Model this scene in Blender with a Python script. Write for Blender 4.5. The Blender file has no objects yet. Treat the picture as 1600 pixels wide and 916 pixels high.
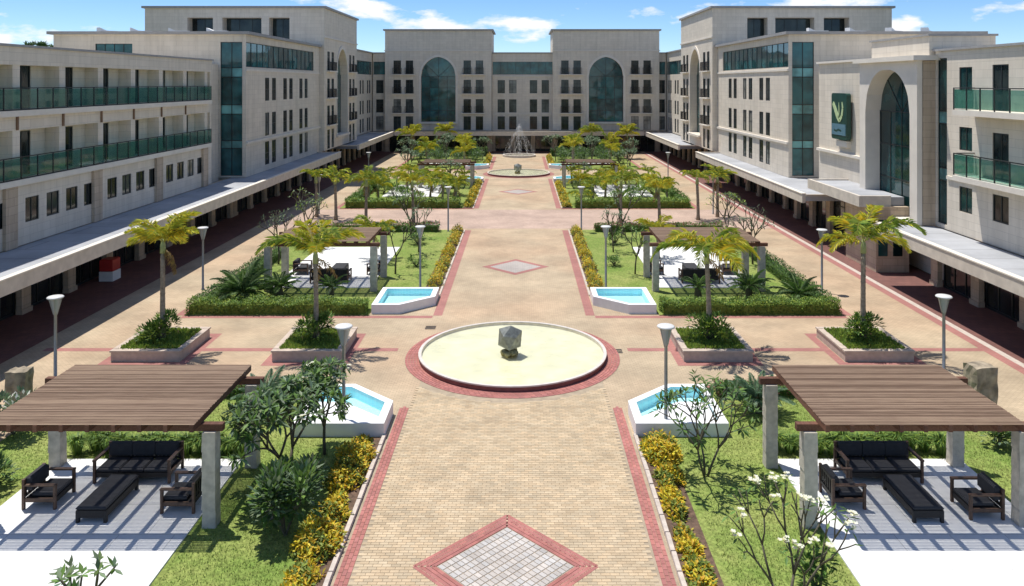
import bpy, math, random
from math import sin, cos, pi, radians, atan2, sqrt
from mathutils import Vector, Matrix, Euler
random.seed(7)
R = random.Random(11)
scene = bpy.context.scene
col = scene.collection

# ------------------------------------------------------------------ camera
CAMH = 11.5; FPX = 1210.0; CX = 0.38
cam = bpy.data.cameras.new('camera')
cam.sensor_width = 36.0; cam.lens = FPX/1600*36
cam.shift_x = -15/1600; cam.shift_y = -328/1600
cam.clip_start = 0.1; cam.clip_end = 6000
camo = bpy.data.objects.new('camera', cam); col.objects.link(camo)
camo.location = (CX, 0, CAMH); camo.rotation_euler = (pi/2, 0, 0)
scene.camera = camo
# ------------------------------------------------------------------ light
SUN = Vector((-0.25, 0.23, 1.0)).normalized()
w = bpy.data.worlds.new('World'); scene.world = w; w.use_nodes = True
nt = w.node_tree; nt.nodes.clear()
out = nt.nodes.new('ShaderNodeOutputWorld'); bg = nt.nodes.new('ShaderNodeBackground')
sky = nt.nodes.new('ShaderNodeTexSky'); sky.sky_type = 'NISHITA'; sky.sun_disc = False
sky.sun_elevation = math.asin(SUN.z); sky.sun_rotation = atan2(SUN.x, SUN.y)
sky.altitude = 1100; sky.air_density = 0.7; sky.dust_density = 0.25; sky.ozone_density = 3.5
bg.inputs['Strength'].default_value = 0.14
tc = nt.nodes.new('ShaderNodeTexCoord'); mp = nt.nodes.new('ShaderNodeMapping')
mp.inputs['Scale'].default_value = (1.0, 1.0, 2.6); mp.inputs['Location'].default_value = (0.42, 0.1, 0.03)
nz = nt.nodes.new('ShaderNodeTexNoise'); nz.inputs['Scale'].default_value = 9.5
nz.inputs['Detail'].default_value = 7; nz.inputs['Roughness'].default_value = 0.55
rp = nt.nodes.new('ShaderNodeValToRGB')
rp.color_ramp.elements[0].position = 0.555; rp.color_ramp.elements[0].color = (0, 0, 0, 1)
rp.color_ramp.elements[1].position = 0.64; rp.color_ramp.elements[1].color = (1, 1, 1, 1)
mx = nt.nodes.new('ShaderNodeMix'); mx.data_type = 'RGBA'
mx.inputs['B'].default_value = (6.6, 6.7, 6.9, 1)
hs = nt.nodes.new('ShaderNodeHueSaturation'); hs.inputs['Saturation'].default_value = 1.15
nt.links.new(tc.outputs['Generated'], mp.inputs['Vector']); nt.links.new(mp.outputs[0], nz.inputs['Vector'])
nt.links.new(nz.outputs['Fac'], rp.inputs['Fac']); nt.links.new(rp.outputs['Color'], mx.inputs['Factor'])
nt.links.new(sky.outputs['Color'], hs.inputs['Color']); nt.links.new(hs.outputs['Color'], mx.inputs['A'])
nt.links.new(mx.outputs['Result'], bg.inputs['Color']); nt.links.new(bg.outputs[0], out.inputs['Surface'])
sl = bpy.data.lights.new('sun', 'SUN'); sl.energy = 4.7; sl.angle = radians(0.5); sl.color = (1.0, 0.955, 0.88)
so = bpy.data.objects.new('sun', sl); col.objects.link(so)
so.rotation_euler = SUN.to_track_quat('Z', 'Y').to_euler(); so.location = (-20, 60, 60)
vs = scene.view_settings
vs.view_transform = 'Standard'; vs.look = 'None'; vs.exposure = 0.16; vs.gamma = 1.0; vs.use_curve_mapping = False

# ------------------------------------------------------------------ materials
def newmat(name):
    m = bpy.data.materials.new(name); m.use_nodes = True
    return m, m.node_tree, m.node_tree.nodes['Principled BSDF']
def N(t, kind, **kw):
    n = t.nodes.new(kind)
    for k, v in kw.items():
        if k in n.inputs: n.inputs[k].default_value = v
        else: setattr(n, k, v)
    return n
def ramp(t, a, b, pa=0.0, pb=1.0):
    r = t.nodes.new('ShaderNodeValToRGB')
    r.color_ramp.elements[0].color = (*a, 1); r.color_ramp.elements[1].color = (*b, 1)
    r.color_ramp.elements[0].position = pa; r.color_ramp.elements[1].position = pb
    return r
def pos(t):
    return t.nodes.new('ShaderNodeNewGeometry').outputs['Position']
def simple(name, c, rough=0.6, metal=0.0, var=0.15, scale=3.0, bump=0.0, bscale=40, spec=0.5):
    m, t, p = newmat(name)
    nzz = N(t, 'ShaderNodeTexNoise', Scale=scale, Detail=5.0)
    t.links.new(pos(t), nzz.inputs['Vector'])
    r = ramp(t, tuple(x*(1-var) for x in c), tuple(min(1, x*(1+var)) for x in c), 0.3, 0.7)
    t.links.new(nzz.outputs['Fac'], r.inputs['Fac']); t.links.new(r.outputs['Color'], p.inputs['Base Color'])
    p.inputs['Roughness'].default_value = rough; p.inputs['Metallic'].default_value = metal
    p.inputs['Specular IOR Level'].default_value = spec
    if bump:
        b2 = N(t, 'ShaderNodeTexNoise', Scale=bscale, Detail=4.0); t.links.new(pos(t), b2.inputs['Vector'])
        bp = N(t, 'ShaderNodeBump', Strength=bump, Distance=0.02)
        t.links.new(b2.outputs['Fac'], bp.inputs['Height']); t.links.new(bp.outputs['Normal'], p.inputs['Normal'])
    return m
def brickmat(name, c1, c2, mortar, bw, bh, msize, horizontal=True, rough=0.8, noise=0.25, bump=0.3, patch=None, streak=0.0):
    m, t, p = newmat(name)
    sx = N(t, 'ShaderNodeSeparateXYZ'); t.links.new(pos(t), sx.inputs[0])
    cb = N(t, 'ShaderNodeCombineXYZ')
    if horizontal:
        t.links.new(sx.outputs['X'], cb.inputs['X']); t.links.new(sx.outputs['Y'], cb.inputs['Y'])
    else:
        ad = N(t, 'ShaderNodeMath', operation='ADD'); t.links.new(sx.outputs['X'], ad.inputs[0]); t.links.new(sx.outputs['Y'], ad.inputs[1])
        t.links.new(ad.outputs[0], cb.inputs['X']); t.links.new(sx.outputs['Z'], cb.inputs['Y'])
    br = N(t, 'ShaderNodeTexBrick', Scale=1.0); br.offset = 0.5
    br.inputs['Color1'].default_value = (*c1, 1); br.inputs['Color2'].default_value = (*c2, 1); br.inputs['Mortar'].default_value = (*mortar, 1)
    br.inputs['Brick Width'].default_value = bw; br.inputs['Row Height'].default_value = bh
    br.inputs['Mortar Size'].default_value = msize; br.inputs['Mortar Smooth'].default_value = 0.3
    t.links.new(cb.outputs[0], br.inputs['Vector'])
    nzz = N(t, 'ShaderNodeTexNoise', Scale=0.35, Detail=6.0, Roughness=0.65); t.links.new(pos(t), nzz.inputs['Vector'])
    r = ramp(t, (1-noise,)*3, (1+noise*0.6,)*3, 0.3, 0.7); t.links.new(nzz.outputs['Fac'], r.inputs['Fac'])
    mu = N(t, 'ShaderNodeMix', data_type='RGBA', blend_type='MULTIPLY'); mu.inputs['Factor'].default_value = 1
    t.links.new(br.outputs['Color'], mu.inputs['A']); t.links.new(r.outputs['Color'], mu.inputs['B'])
    last = mu.outputs['Result']
    if patch:
        n2 = N(t, 'ShaderNodeTexNoise', Scale=0.12, Detail=3.0); t.links.new(pos(t), n2.inputs['Vector'])
        r2 = ramp(t, (0, 0, 0), (1, 1, 1), 0.42, 0.62); t.links.new(n2.outputs['Fac'], r2.inputs['Fac'])
        m2 = N(t, 'ShaderNodeMix', data_type='RGBA', blend_type='MULTIPLY'); t.links.new(r2.outputs['Color'], m2.inputs['Factor'])
        t.links.new(last, m2.inputs['A']); m2.inputs['B'].default_value = (*patch, 1); last = m2.outputs['Result']
    if streak:
        mp2 = N(t, 'ShaderNodeMapping'); mp2.inputs['Scale'].default_value = (2.2, 0.16, 1); t.links.new(cb.outputs[0], mp2.inputs['Vector'])
        n3 = N(t, 'ShaderNodeTexNoise', Scale=1.0, Detail=5.0, Roughness=0.6); t.links.new(mp2.outputs[0], n3.inputs['Vector'])
        r3 = ramp(t, (1-streak, 1-streak*1.05, 1-streak*1.15), (1.03, 1.03, 1.03), 0.32, 0.58); t.links.new(n3.outputs['Fac'], r3.inputs['Fac'])
        m3 = N(t, 'ShaderNodeMix', data_type='RGBA', blend_type='MULTIPLY'); m3.inputs['Factor'].default_value = 1
        t.links.new(last, m3.inputs['A']); t.links.new(r3.outputs['Color'], m3.inputs['B']); last = m3.outputs['Result']
    t.links.new(last, p.inputs['Base Color']); p.inputs['Roughness'].default_value = rough
    p.inputs['Specular IOR Level'].default_value = 0.25
    bp = N(t, 'ShaderNodeBump', Strength=bump, Distance=0.01); bp.invert = True
    t.links.new(br.outputs['Fac'], bp.inputs['Height']); t.links.new(bp.outputs['Normal'], p.inputs['Normal'])
    return m
def attrmat(name, rough=0.75, transl=0.0, spec=0.3, noise=0.0):
    m, t, p = newmat(name)
    a = N(t, 'ShaderNodeAttribute', attribute_name='Col')
    last = a.outputs['Color']
    if noise:
        nzz = N(t, 'ShaderNodeTexNoise', Scale=0.9, Detail=6.0, Roughness=0.7); t.links.new(pos(t), nzz.inputs['Vector'])
        r = ramp(t, (1-noise,)*3, (1+noise,)*3, 0.3, 0.7); t.links.new(nzz.outputs['Fac'], r.inputs['Fac'])
        mu = N(t, 'ShaderNodeMix', data_type='RGBA', blend_type='MULTIPLY'); mu.inputs['Factor'].default_value = 1
        t.links.new(last, mu.inputs['A']); t.links.new(r.outputs['Color'], mu.inputs['B']); last = mu.outputs['Result']
    t.links.new(last, p.inputs['Base Color'])
    p.inputs['Roughness'].default_value = rough; p.inputs['Specular IOR Level'].default_value = spec
    if transl:
        tr = N(t, 'ShaderNodeBsdfTranslucent'); t.links.new(last, tr.inputs['Color'])
        ms = N(t, 'ShaderNodeMixShader'); ms.inputs[0].default_value = transl
        o = t.nodes['Material Output']
        t.links.new(p.outputs[0], ms.inputs[1]); t.links.new(tr.outputs[0], ms.inputs[2]); t.links.new(ms.outputs[0], o.inputs['Surface'])
    return m
def watermat(name, tint, wave=0.12, sc=5.0):
    m, t, p = newmat(name); t.nodes.remove(p); o = t.nodes['Material Output']
    tr = N(t, 'ShaderNodeBsdfTransparent'); tr.inputs['Color'].default_value = (*tint, 1)
    gl = N(t, 'ShaderNodeBsdfGlossy'); gl.inputs['Roughness'].default_value = 0.04
    nzz = N(t, 'ShaderNodeTexNoise', Scale=sc, Detail=3.0); t.links.new(pos(t), nzz.inputs['Vector'])
    bp = N(t, 'ShaderNodeBump', Strength=wave, Distance=0.05); t.links.new(nzz.outputs['Fac'], bp.inputs['Height']); t.links.new(bp.outputs['Normal'], gl.inputs['Normal'])
    fr = N(t, 'ShaderNodeFresnel', IOR=1.33); t.links.new(bp.outputs['Normal'], fr.inputs['Normal'])
    ms = N(t, 'ShaderNodeMixShader'); t.links.new(fr.outputs[0], ms.inputs[0])
    t.links.new(tr.outputs[0], ms.inputs[1]); t.links.new(gl.outputs[0], ms.inputs[2]); t.links.new(ms.outputs[0], o.inputs['Surface'])
    return m
def glassmat(name, c, rough=0.06, var=0.3, spec=0.6, curtain=False):
    m, t, p = newmat(name)
    oi = N(t, 'ShaderNodeObjectInfo')
    r = ramp(t, tuple(x*(1-var) for x in c), tuple(x*(1+var) for x in c), 0.0, 0.72)
    if curtain:
        e = r.color_ramp.elements.new(0.86); e.color = (0.10, 0.115, 0.11, 1); e = r.color_ramp.elements.new(1.0); e.color = (0.24, 0.23, 0.20, 1)
    t.links.new(oi.outputs['Random'], r.inputs['Fac'])
    nzz = N(t, 'ShaderNodeTexNoise', Scale=0.8, Detail=2.0); t.links.new(pos(t), nzz.inputs['Vector'])
    r2 = ramp(t, (0.55,)*3, (1.5,)*3, 0.35, 0.65); t.links.new(nzz.outputs['Fac'], r2.inputs['Fac'])
    mu = N(t, 'ShaderNodeMix', data_type='RGBA', blend_type='MULTIPLY'); mu.inputs['Factor'].default_value = 1
    t.links.new(r.outputs['Color'], mu.inputs['A']); t.links.new(r2.outputs['Color'], mu.inputs['B'])
    t.links.new(mu.outputs['Result'], p.inputs['Base Color'])
    p.inputs['Roughness'].default_value = rough; p.inputs['Specular IOR Level'].default_value = spec
    n3 = N(t, 'ShaderNodeTexNoise', Scale=0.5, Detail=1.0); t.links.new(pos(t), n3.inputs['Vector'])
    bp = N(t, 'ShaderNodeBump', Strength=0.06, Distance=0.3); t.links.new(n3.outputs['Fac'], bp.inputs['Height']); t.links.new(bp.outputs['Normal'], p.inputs['Normal'])
    return m
def panelglass(name, tint):
    m, t, p = newmat(name); t.nodes.remove(p); o = t.nodes['Material Output']
    tr = N(t, 'ShaderNodeBsdfTransparent'); tr.inputs['Color'].default_value = (*tint, 1)
    gl = N(t, 'ShaderNodeBsdfGlossy'); gl.inputs['Roughness'].default_value = 0.03
    lw = N(t, 'ShaderNodeLayerWeight', Blend=0.5); pw = N(t, 'ShaderNodeMath', operation='POWER'); pw.inputs[1].default_value = 4.0
    t.links.new(lw.outputs['Facing'], pw.inputs[0]); ml = N(t, 'ShaderNodeMath', operation='MULTIPLY_ADD'); ml.inputs[1].default_value = 0.45; ml.inputs[2].default_value = 0.05; t.links.new(pw.outputs[0], ml.inputs[0])
    ms = N(t, 'ShaderNodeMixShader'); t.links.new(ml.outputs[0], ms.inputs[0])
    df = N(t, 'ShaderNodeBsdfDiffuse'); df.inputs['Color'].default_value = (0.08, 0.21, 0.20, 1)
    m2 = N(t, 'ShaderNodeMixShader'); m2.inputs[0].default_value = 0.14
    t.links.new(tr.outputs[0], m2.inputs[1]); t.links.new(df.outputs[0], m2.inputs[2])
    t.links.new(m2.outputs[0], ms.inputs[1]); t.links.new(gl.outputs[0], ms.inputs[2]); t.links.new(ms.outputs[0], o.inputs['Surface'])
    return m
def woodmat(name, a, b, axis='X'):
    m, t, p = newmat(name)
    mpp = N(t, 'ShaderNodeMapping'); mpp.inputs['Scale'].default_value = (0.6, 14, 14) if axis == 'X' else (14, 0.6, 14)
    t.links.new(pos(t), mpp.inputs['Vector'])
    nzz = N(t, 'ShaderNodeTexNoise', Scale=1.6, Detail=6.0, Roughness=0.65); t.links.new(mpp.outputs[0], nzz.inputs['Vector'])
    oi = N(t, 'ShaderNodeObjectInfo'); md = N(t, 'ShaderNodeMath', operation='MULTIPLY_ADD'); md.inputs[1].default_value = 0.45; md.inputs[2].default_value = -0.22
    t.links.new(oi.outputs['Random'], md.inputs[0]); ad = N(t, 'ShaderNodeMath', operation='ADD')
    t.links.new(nzz.outputs['Fac'], ad.inputs[0]); t.links.new(md.outputs[0], ad.inputs[1])
    r = ramp(t, a, b, 0.3, 0.75); t.links.new(ad.outputs[0], r.inputs['Fac']); t.links.new(r.outputs['Color'], p.inputs['Base Color'])
    p.inputs['Roughness'].default_value = 0.7; p.inputs['Specular IOR Level'].default_value = 0.25
    return m
M = {}
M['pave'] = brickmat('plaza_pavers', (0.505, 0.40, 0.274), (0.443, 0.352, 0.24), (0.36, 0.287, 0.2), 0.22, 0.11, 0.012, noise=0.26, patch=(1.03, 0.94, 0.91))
M['pinkpave'] = brickmat('pink_pavers', (0.52, 0.385, 0.31), (0.47, 0.345, 0.275), (0.36, 0.26, 0.21), 0.22, 0.11, 0.012, noise=0.25)
M['redpave'] = brickmat('red_pavers', (0.42, 0.19, 0.165), (0.36, 0.155, 0.135), (0.31, 0.16, 0.14), 0.22, 0.11, 0.012, noise=0.2)
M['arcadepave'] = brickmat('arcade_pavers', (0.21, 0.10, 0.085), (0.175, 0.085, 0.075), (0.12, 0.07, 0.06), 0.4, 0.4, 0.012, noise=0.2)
M['bed'] = simple('paver_bedding_sand', (0.36, 0.29, 0.205), 0.9, var=0.2)
M['paver'] = attrmat('paver_block', 0.8, 0, 0.2, noise=0.16)
M['stone'] = brickmat('cream_stone_cladding', (0.74, 0.665, 0.555), (0.685, 0.615, 0.51), (0.58, 0.52, 0.435), 1.1, 0.42, 0.012, horizontal=False, noise=0.06, bump=0.18, streak=0.09)
M['stone2'] = brickmat('tan_stone_cladding', (0.56, 0.45, 0.335), (0.50, 0.395, 0.29), (0.39, 0.31, 0.24), 0.9, 0.42, 0.014, horizontal=False, noise=0.1, bump=0.3, streak=0.18)
M['white'] = simple('white_render', (0.74, 0.68, 0.59), 0.75, var=0.06, scale=1.2)
M['cap'] = simple('grey_coping', (0.33, 0.32, 0.31), 0.7, var=0.1)
M['deck'] = brickmat('canopy_roof_membrane', (0.41, 0.42, 0.44), (0.38, 0.39, 0.41), (0.22, 0.22, 0.23), 6.0, 2.0, 0.03, noise=0.22, bump=0.4)
M['fascia'] = simple('canopy_fascia_stone', (0.60, 0.54, 0.46), 0.75, var=0.12, scale=2.0)
M['concrete'] = brickmat('white_concrete_pad', (0.76, 0.76, 0.75), (0.72, 0.72, 0.71), (0.5, 0.5, 0.49), 1.4, 1.4, 0.012, noise=0.07, bump=0.2)
M['glass'] = glassmat('dark_teal_glass', (0.012, 0.045, 0.045))
M['glass2'] = glassmat('bright_teal_glass', (0.02, 0.085, 0.088), 0.05)
M['glassblk'] = glassmat('dark_window_glass', (0.022, 0.032, 0.032), 0.08, 0.4, 0.45, True)
M['spandrel'] = glassmat('pale_teal_spandrel_glass', (0.12, 0.30, 0.29), 0.15, 0.25)
M['panel'] = panelglass('balustrade_glass', (0.58, 0.80, 0.76))
M['frame'] = simple('dark_window_metal', (0.03, 0.035, 0.035), 0.4, 0.3, 0.1)
M['rail'] = simple('black_iron', (0.02, 0.02, 0.022), 0.45, 0.5, 0.1)
M['dark'] = simple('dark_interior', (0.035, 0.03, 0.028), 0.8, var=0.2)
M['shop'] = glassmat('shop_front_glass', (0.015, 0.018, 0.018), 0.08)
M['slat'] = woodmat('weathered_brown_timber', (0.16, 0.10, 0.066), (0.36, 0.25, 0.17), 'X')
M['beam'] = woodmat('reddish_brown_timber', (0.10, 0.045, 0.03), (0.20, 0.095, 0.06), 'Y')
M['colstone'] = simple('pergola_column_stone', (0.50, 0.455, 0.385), 0.85, var=0.2, scale=5, bump=0.5)
M['wicker'] = simple('black_wicker', (0.018, 0.015, 0.014), 0.6, var=0.3, scale=60, bump=0.5, bscale=120)
M['cushion'] = simple('charcoal_cushion', (0.035, 0.036, 0.042), 0.9, var=0.15, scale=8)
M['chairwood'] = simple('dark_chair_timber', (0.10, 0.055, 0.035), 0.55, var=0.3, scale=12)
M['poolwhite'] = simple('pool_white_plaster', (0.80, 0.80, 0.79), 0.6, var=0.04)
M['pooltile'] = brickmat('turquoise_pool_tile', (0.55, 0.82, 0.87), (0.50, 0.79, 0.85), (0.68, 0.86, 0.88), 0.15, 0.15, 0.008, noise=0.06)
M['water'] = watermat('clear_water', (0.84, 0.97, 0.985))
M['waterf'] = watermat('fountain_water', (0.96, 0.97, 0.92), 0.5, 3.5)
M['basin'] = simple('cream_basin_plaster', (0.66, 0.645, 0.51), 0.6, var=0.12, scale=1.1)
M['rimstone'] = simple('fountain_rim_stone', (0.60, 0.55, 0.50), 0.6, var=0.12, scale=4)
M['redwall'] = simple('dark_red_tile', (0.20, 0.065, 0.06), 0.5, var=0.2, scale=5)
M['sculpt'] = simple('weathered_grey_stone_facets', (0.20, 0.21, 0.19), 0.38, 0.35, 0.4, 5, 0.3, 18)
M['rock'] = simple('mossy_rock', (0.30, 0.27, 0.13), 0.9, var=0.5, scale=7, bump=0.8, bscale=15)
M['boulder'] = simple('grey_tan_boulder', (0.36, 0.30, 0.25), 0.9, var=0.35, scale=4, bump=0.9, bscale=9)
M['pillar'] = simple('rough_brown_stone', (0.30, 0.25, 0.18), 0.9, var=0.45, scale=3.5, bump=1.0, bscale=7)
M['planter'] = simple('planter_tan_stone', (0.50, 0.41, 0.34), 0.8, var=0.12, scale=5, bump=0.2)
M['kerb'] = simple('pale_kerb_stone', (0.52, 0.45, 0.39), 0.8, var=0.15, scale=6)
M['soil'] = simple('brown_soil', (0.12, 0.075, 0.05), 0.95, var=0.4, scale=8, bump=0.5)
M['lampmetal'] = simple('grey_lamp_metal', (0.33, 0.33, 0.33), 0.4, 0.6, 0.08)
M['lampwhite'] = simple('white_lamp_disc', (0.62, 0.62, 0.60), 0.5, 0, 0.04)
M['lampglass'] = simple('lamp_diffuser', (0.34, 0.36, 0.36), 0.25, 0, 0.05)
M['leaf'] = attrmat('leaf', 0.55, 0.28, 0.35)
M['bark'] = simple('grey_brown_bark', (0.095, 0.085, 0.055), 0.9, var=0.35, scale=9, bump=0.6, bscale=25)
M['palmbark'] = simple('palm_trunk_bark', (0.30, 0.25, 0.19), 0.9, var=0.3, scale=7, bump=0.5)
M['shaft'] = simple('palm_crownshaft', (0.30, 0.36, 0.16), 0.5, var=0.2, scale=3)
M['sign'] = simple('dark_green_sign', (0.012, 0.06, 0.045), 0.35, 0, 0.2, 1.5)
M['signblue'] = simple('blue_grey_sign_panel', (0.10, 0.21, 0.27), 0.4, 0, 0.1)
M['signlight'] = simple('pale_green_emblem', (0.50, 0.62, 0.33), 0.5, 0, 0.1)
M['red'] = simple('red_plastic', (0.45, 0.03, 0.03), 0.4, 0, 0.08)
M['pipe'] = simple('brown_downpipe', (0.20, 0.12, 0.07), 0.5, 0, 0.1)
M['canvas'] = simple('white_canvas', (0.80, 0.79, 0.76), 0.8, 0, 0.04)
def lawnmat():
    m, t, p = newmat('lawn_turf')
    n1 = N(t, 'ShaderNodeTexNoise', Scale=0.45, Detail=6.0, Roughness=0.7); n2 = N(t, 'ShaderNodeTexNoise', Scale=14.0, Detail=4.0)
    P_ = pos(t); t.links.new(P_, n1.inputs['Vector']); t.links.new(P_, n2.inputs['Vector'])
    r1 = ramp(t, (0.13, 0.215, 0.04), (0.29, 0.31, 0.10), 0.3, 0.7); r2 = ramp(t, (0.7,)*3, (1.3,)*3, 0.35, 0.65)
    t.links.new(n1.outputs['Fac'], r1.inputs['Fac']); t.links.new(n2.outputs['Fac'], r2.inputs['Fac'])
    mu = N(t, 'ShaderNodeMix', data_type='RGBA', blend_type='MULTIPLY'); mu.inputs['Factor'].default_value = 1
    t.links.new(r1.outputs['Color'], mu.inputs['A']); t.links.new(r2.outputs['Color'], mu.inputs['B']); t.links.new(mu.outputs['Result'], p.inputs['Base Color'])
    p.inputs['Roughness'].default_value = 0.9; p.inputs['Specular IOR Level'].default_value = 0.1
    bp = N(t, 'ShaderNodeBump', Strength=0.7, Distance=0.03); t.links.new(n2.outputs['Fac'], bp.inputs['Height']); t.links.new(bp.outputs['Normal'], p.inputs['Normal'])
    return m
M['lawn'] = lawnmat()

# ------------------------------------------------------------------ mesh helpers
class MB:
    def __init__(s): s.v = []; s.f = []; s.m = []; s.c = []
    def add(s, vs, fs, mi=0, c=None):
        b = len(s.v); s.v.extend(vs)
        for f in fs: s.f.append(tuple(i+b for i in f)); s.m.append(mi)
        if c is not None: s.c.extend([c]*len(vs))
        return s
    def box(s, x0, x1, y0, y1, z0, z1, mi=0, c=None, taper=0.0):
        if x0 > x1: x0, x1 = x1, x0
        if y0 > y1: y0, y1 = y1, y0
        t = taper
        vs = [(x0, y0, z0), (x1, y0, z0), (x1, y1, z0), (x0, y1, z0), (x0+t, y0+t, z1), (x1-t, y0+t, z1), (x1-t, y1-t, z1), (x0+t, y1-t, z1)]
        return s.add(vs, [(0, 3, 2, 1), (4, 5, 6, 7), (0, 1, 5, 4), (1, 2, 6, 5), (2, 3, 7, 6), (3, 0, 4, 7)], mi, c)
    def bar(s, a, b, r, n=6, r2=None, mi=0, c=None, cap=True):
        a = Vector(a); b = Vector(b); d = (b-a)
        if d.length < 1e-6: return s
        d.normalize(); u = d.orthogonal().normalized(); v = d.cross(u)
        r2 = r if r2 is None else r2
        vs = []
        for (p, rr) in ((a, r), (b, r2)):
            for i in range(n):
                t = 2*pi*i/n; vs.append(tuple(p+(u*cos(t)+v*sin(t))*rr))
        fs = [(i, (i+1) % n, n+(i+1) % n, n+i) for i in range(n)]
        if cap: fs += [tuple(range(n-1, -1, -1)), tuple(range(n, 2*n))]
        return s.add(vs, fs, mi, c)
    def tube(s, pts, rs, n=6, mi=0, c=None):
        vs = []; fs = []
        for k, p in enumerate(pts):
            p = Vector(p)
            d = (Vector(pts[min(k+1, len(pts)-1)])-Vector(pts[max(k-1, 0)])).normalized()
            u = d.cross(Vector((0.31, 0.95, 0.05))).normalized(); v = d.cross(u)
            for i in range(n):
                t = 2*pi*i/n; vs.append(tuple(p+(u*cos(t)+v*sin(t))*rs[k]))
        for k in range(len(pts)-1):
            for i in range(n): fs.append((k*n+i, k*n+(i+1) % n, (k+1)*n+(i+1) % n, (k+1)*n+i))
        fs.append(tuple(range(n-1, -1, -1))); fs.append(tuple((len(pts)-1)*n+i for i in range(n)))
        return s.add(vs, fs, mi, c)
    def lathe(s, prof, n=32, cx=0, cy=0, mi=0, closed=False):
        vs = []; fs = []
        for (r, z) in prof:
            for i in range(n): vs.append((cx+r*cos(2*pi*i/n), cy+r*sin(2*pi*i/n), z))
        for k in range(len(prof)-1):
            for i in range(n): fs.append((k*n+i, k*n+(i+1) % n, (k+1)*n+(i+1) % n, (k+1)*n+i))
        if closed: fs.append(tuple(range(n-1, -1, -1))); fs.append(tuple((len(prof)-1)*n+i for i in range(n)))
        return s.add(vs, fs, mi)
    def prism(s, poly, z0, z1, mi=0):
        n = len(poly); a = sum(poly[i][0]*poly[(i+1) % n][1]-poly[(i+1) % n][0]*poly[i][1] for i in range(n))
        if a < 0: poly = poly[::-1]
        vs = [(x, y, z0) for x, y in poly]+[(x, y, z1) for x, y in poly]
        return s.add(vs, [tuple(range(n-1, -1, -1)), tuple(range(n, 2*n))]+[(i, (i+1) % n, n+(i+1) % n, n+i) for i in range(n)], mi)
    def mesh(s, name, mats, smooth=False):
        me = bpy.data.meshes.new(name); me.from_pydata(s.v, [], s.f)
        if not isinstance(mats, (list, tuple)): mats = [mats]
        for m in mats: me.materials.append(M[m])
        if len(mats) > 1: me.polygons.foreach_set('material_index', s.m)
        if s.c and len(s.c) == len(s.v):
            a = me.color_attributes.new('Col', 'FLOAT_COLOR', 'POINT')
            flat = [x for c in s.c for x in (c[0], c[1], c[2], 1.0)]
            a.data.foreach_set('color', flat)
        if smooth: me.polygons.foreach_set('use_smooth', [True]*len(me.polygons))
        me.update(); return me
    def build(s, name, mats, parent=None, loc=(0, 0, 0), rz=0, smooth=False):
        return link(name, s.mesh(name, mats, smooth), parent, loc, rz)
def link(name, me, parent=None, loc=(0, 0, 0), rz=0, rot=None):
    o = bpy.data.objects.new(name, me); col.objects.link(o); o.location = loc
    o.rotation_euler = rot if rot else (0, 0, rz)
    if parent: o.parent = parent
    return o
def thing(name, label, cat, loc=(0, 0, 0), rz=0, group=None):
    o = bpy.data.objects.new(name, None); col.objects.link(o); o.location = loc; o.rotation_euler = (0, 0, rz)
    o.empty_display_size = 0.3
    return tag(o, label, cat, group)
def tag(o, label, cat, group=None):
    o['label'] = label; o['category'] = cat
    if group: o['group'] = group
    return o
def struct(o, kind='structure'):
    o['kind'] = kind; return o
def G(px, py): return (CX+(px-815)*CAMH/(py-130), FPX*CAMH/(py-130))
WING = {-1: 'on the balcony wing side', 1: 'on the arched entrance side'}

# ================================================================== GROUND
def sheet(name, x0, x1, y0, y1, z, mat, parent=None):
    return struct(MB().add([(x0, y0, z), (x1, y0, z), (x1, y1, z), (x0, y1, z)], [(0, 1, 2, 3)]).build(name, mat, parent))
M['terrain'] = simple('dry_grass_terrain', (0.16, 0.15, 0.07), 0.95, var=0.4, scale=0.02)
sheet('terrain', -2500, 2500, -600, 4000, -0.05, 'terrain')
plaza = sheet('pavement', -24.9, 24.9, -4, 131, 0.0, 'pave')
PLOTS = {1: (7.0, 29.0), 2: (38.3, 60.5), 3: (71.0, 93.0), 4: (103.0, 121.0)}
sheet('cross_pavement', -20.2, 20.2, 61.2, 70.3, 0.004, 'pinkpave')
for s in (-1, 1):
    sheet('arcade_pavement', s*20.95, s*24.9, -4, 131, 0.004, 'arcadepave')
    if s > 0:
        sheet('red_pavement_band', s*20.2, s*20.65, -4, 127, 0.004, 'redpave')
        sheet('pale_pavement_edge', s*20.65, s*20.95, -4, 127, 0.008, 'kerb')
    for k, (a, b) in PLOTS.items():
        if k != 1: sheet('red_pavement_band', s*3.55, s*4.0, a, b, 0.004, 'redpave')
        if k != 1: sheet('red_pavement_band', s*16.35, s*16.75, a, b, 0.004, 'redpave')
        if k > 1: sheet('red_pavement_band', s*4.0, s*16.35, a-0.42, a-0.02, 0.004, 'redpave')
        if k < 4: sheet('red_pavement_band', s*7.2, s*16.35, b+0.02, b+0.42, 0.004, 'redpave')
    for xa, xb in ((4.95, 6.75), (10.25, 13.35), (16.95, 20.2)):
        sheet('red_pavement_band', s*xa, s*xb, 33.2, 33.6, 0.004, 'redpave')
    for xa, xb in ((6.75, 10.25), (13.35, 16.95)):
        for ya, yb in ((31.5, 31.9), (35.15, 35.55)): sheet('red_pavement_band', s*xa, s*xb, ya, yb, 0.004, 'redpave')
        for x1_, x2_ in ((xa, xa+0.35), (xb-0.35, xb)): sheet('red_pavement_band', s*x1_, s*x2_, 31.9, 35.15, 0.004, 'redpave')
sheet('arcade_pavement', -20.2, 20.2, 127.1, 131, 0.006, 'arcadepave')
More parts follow.
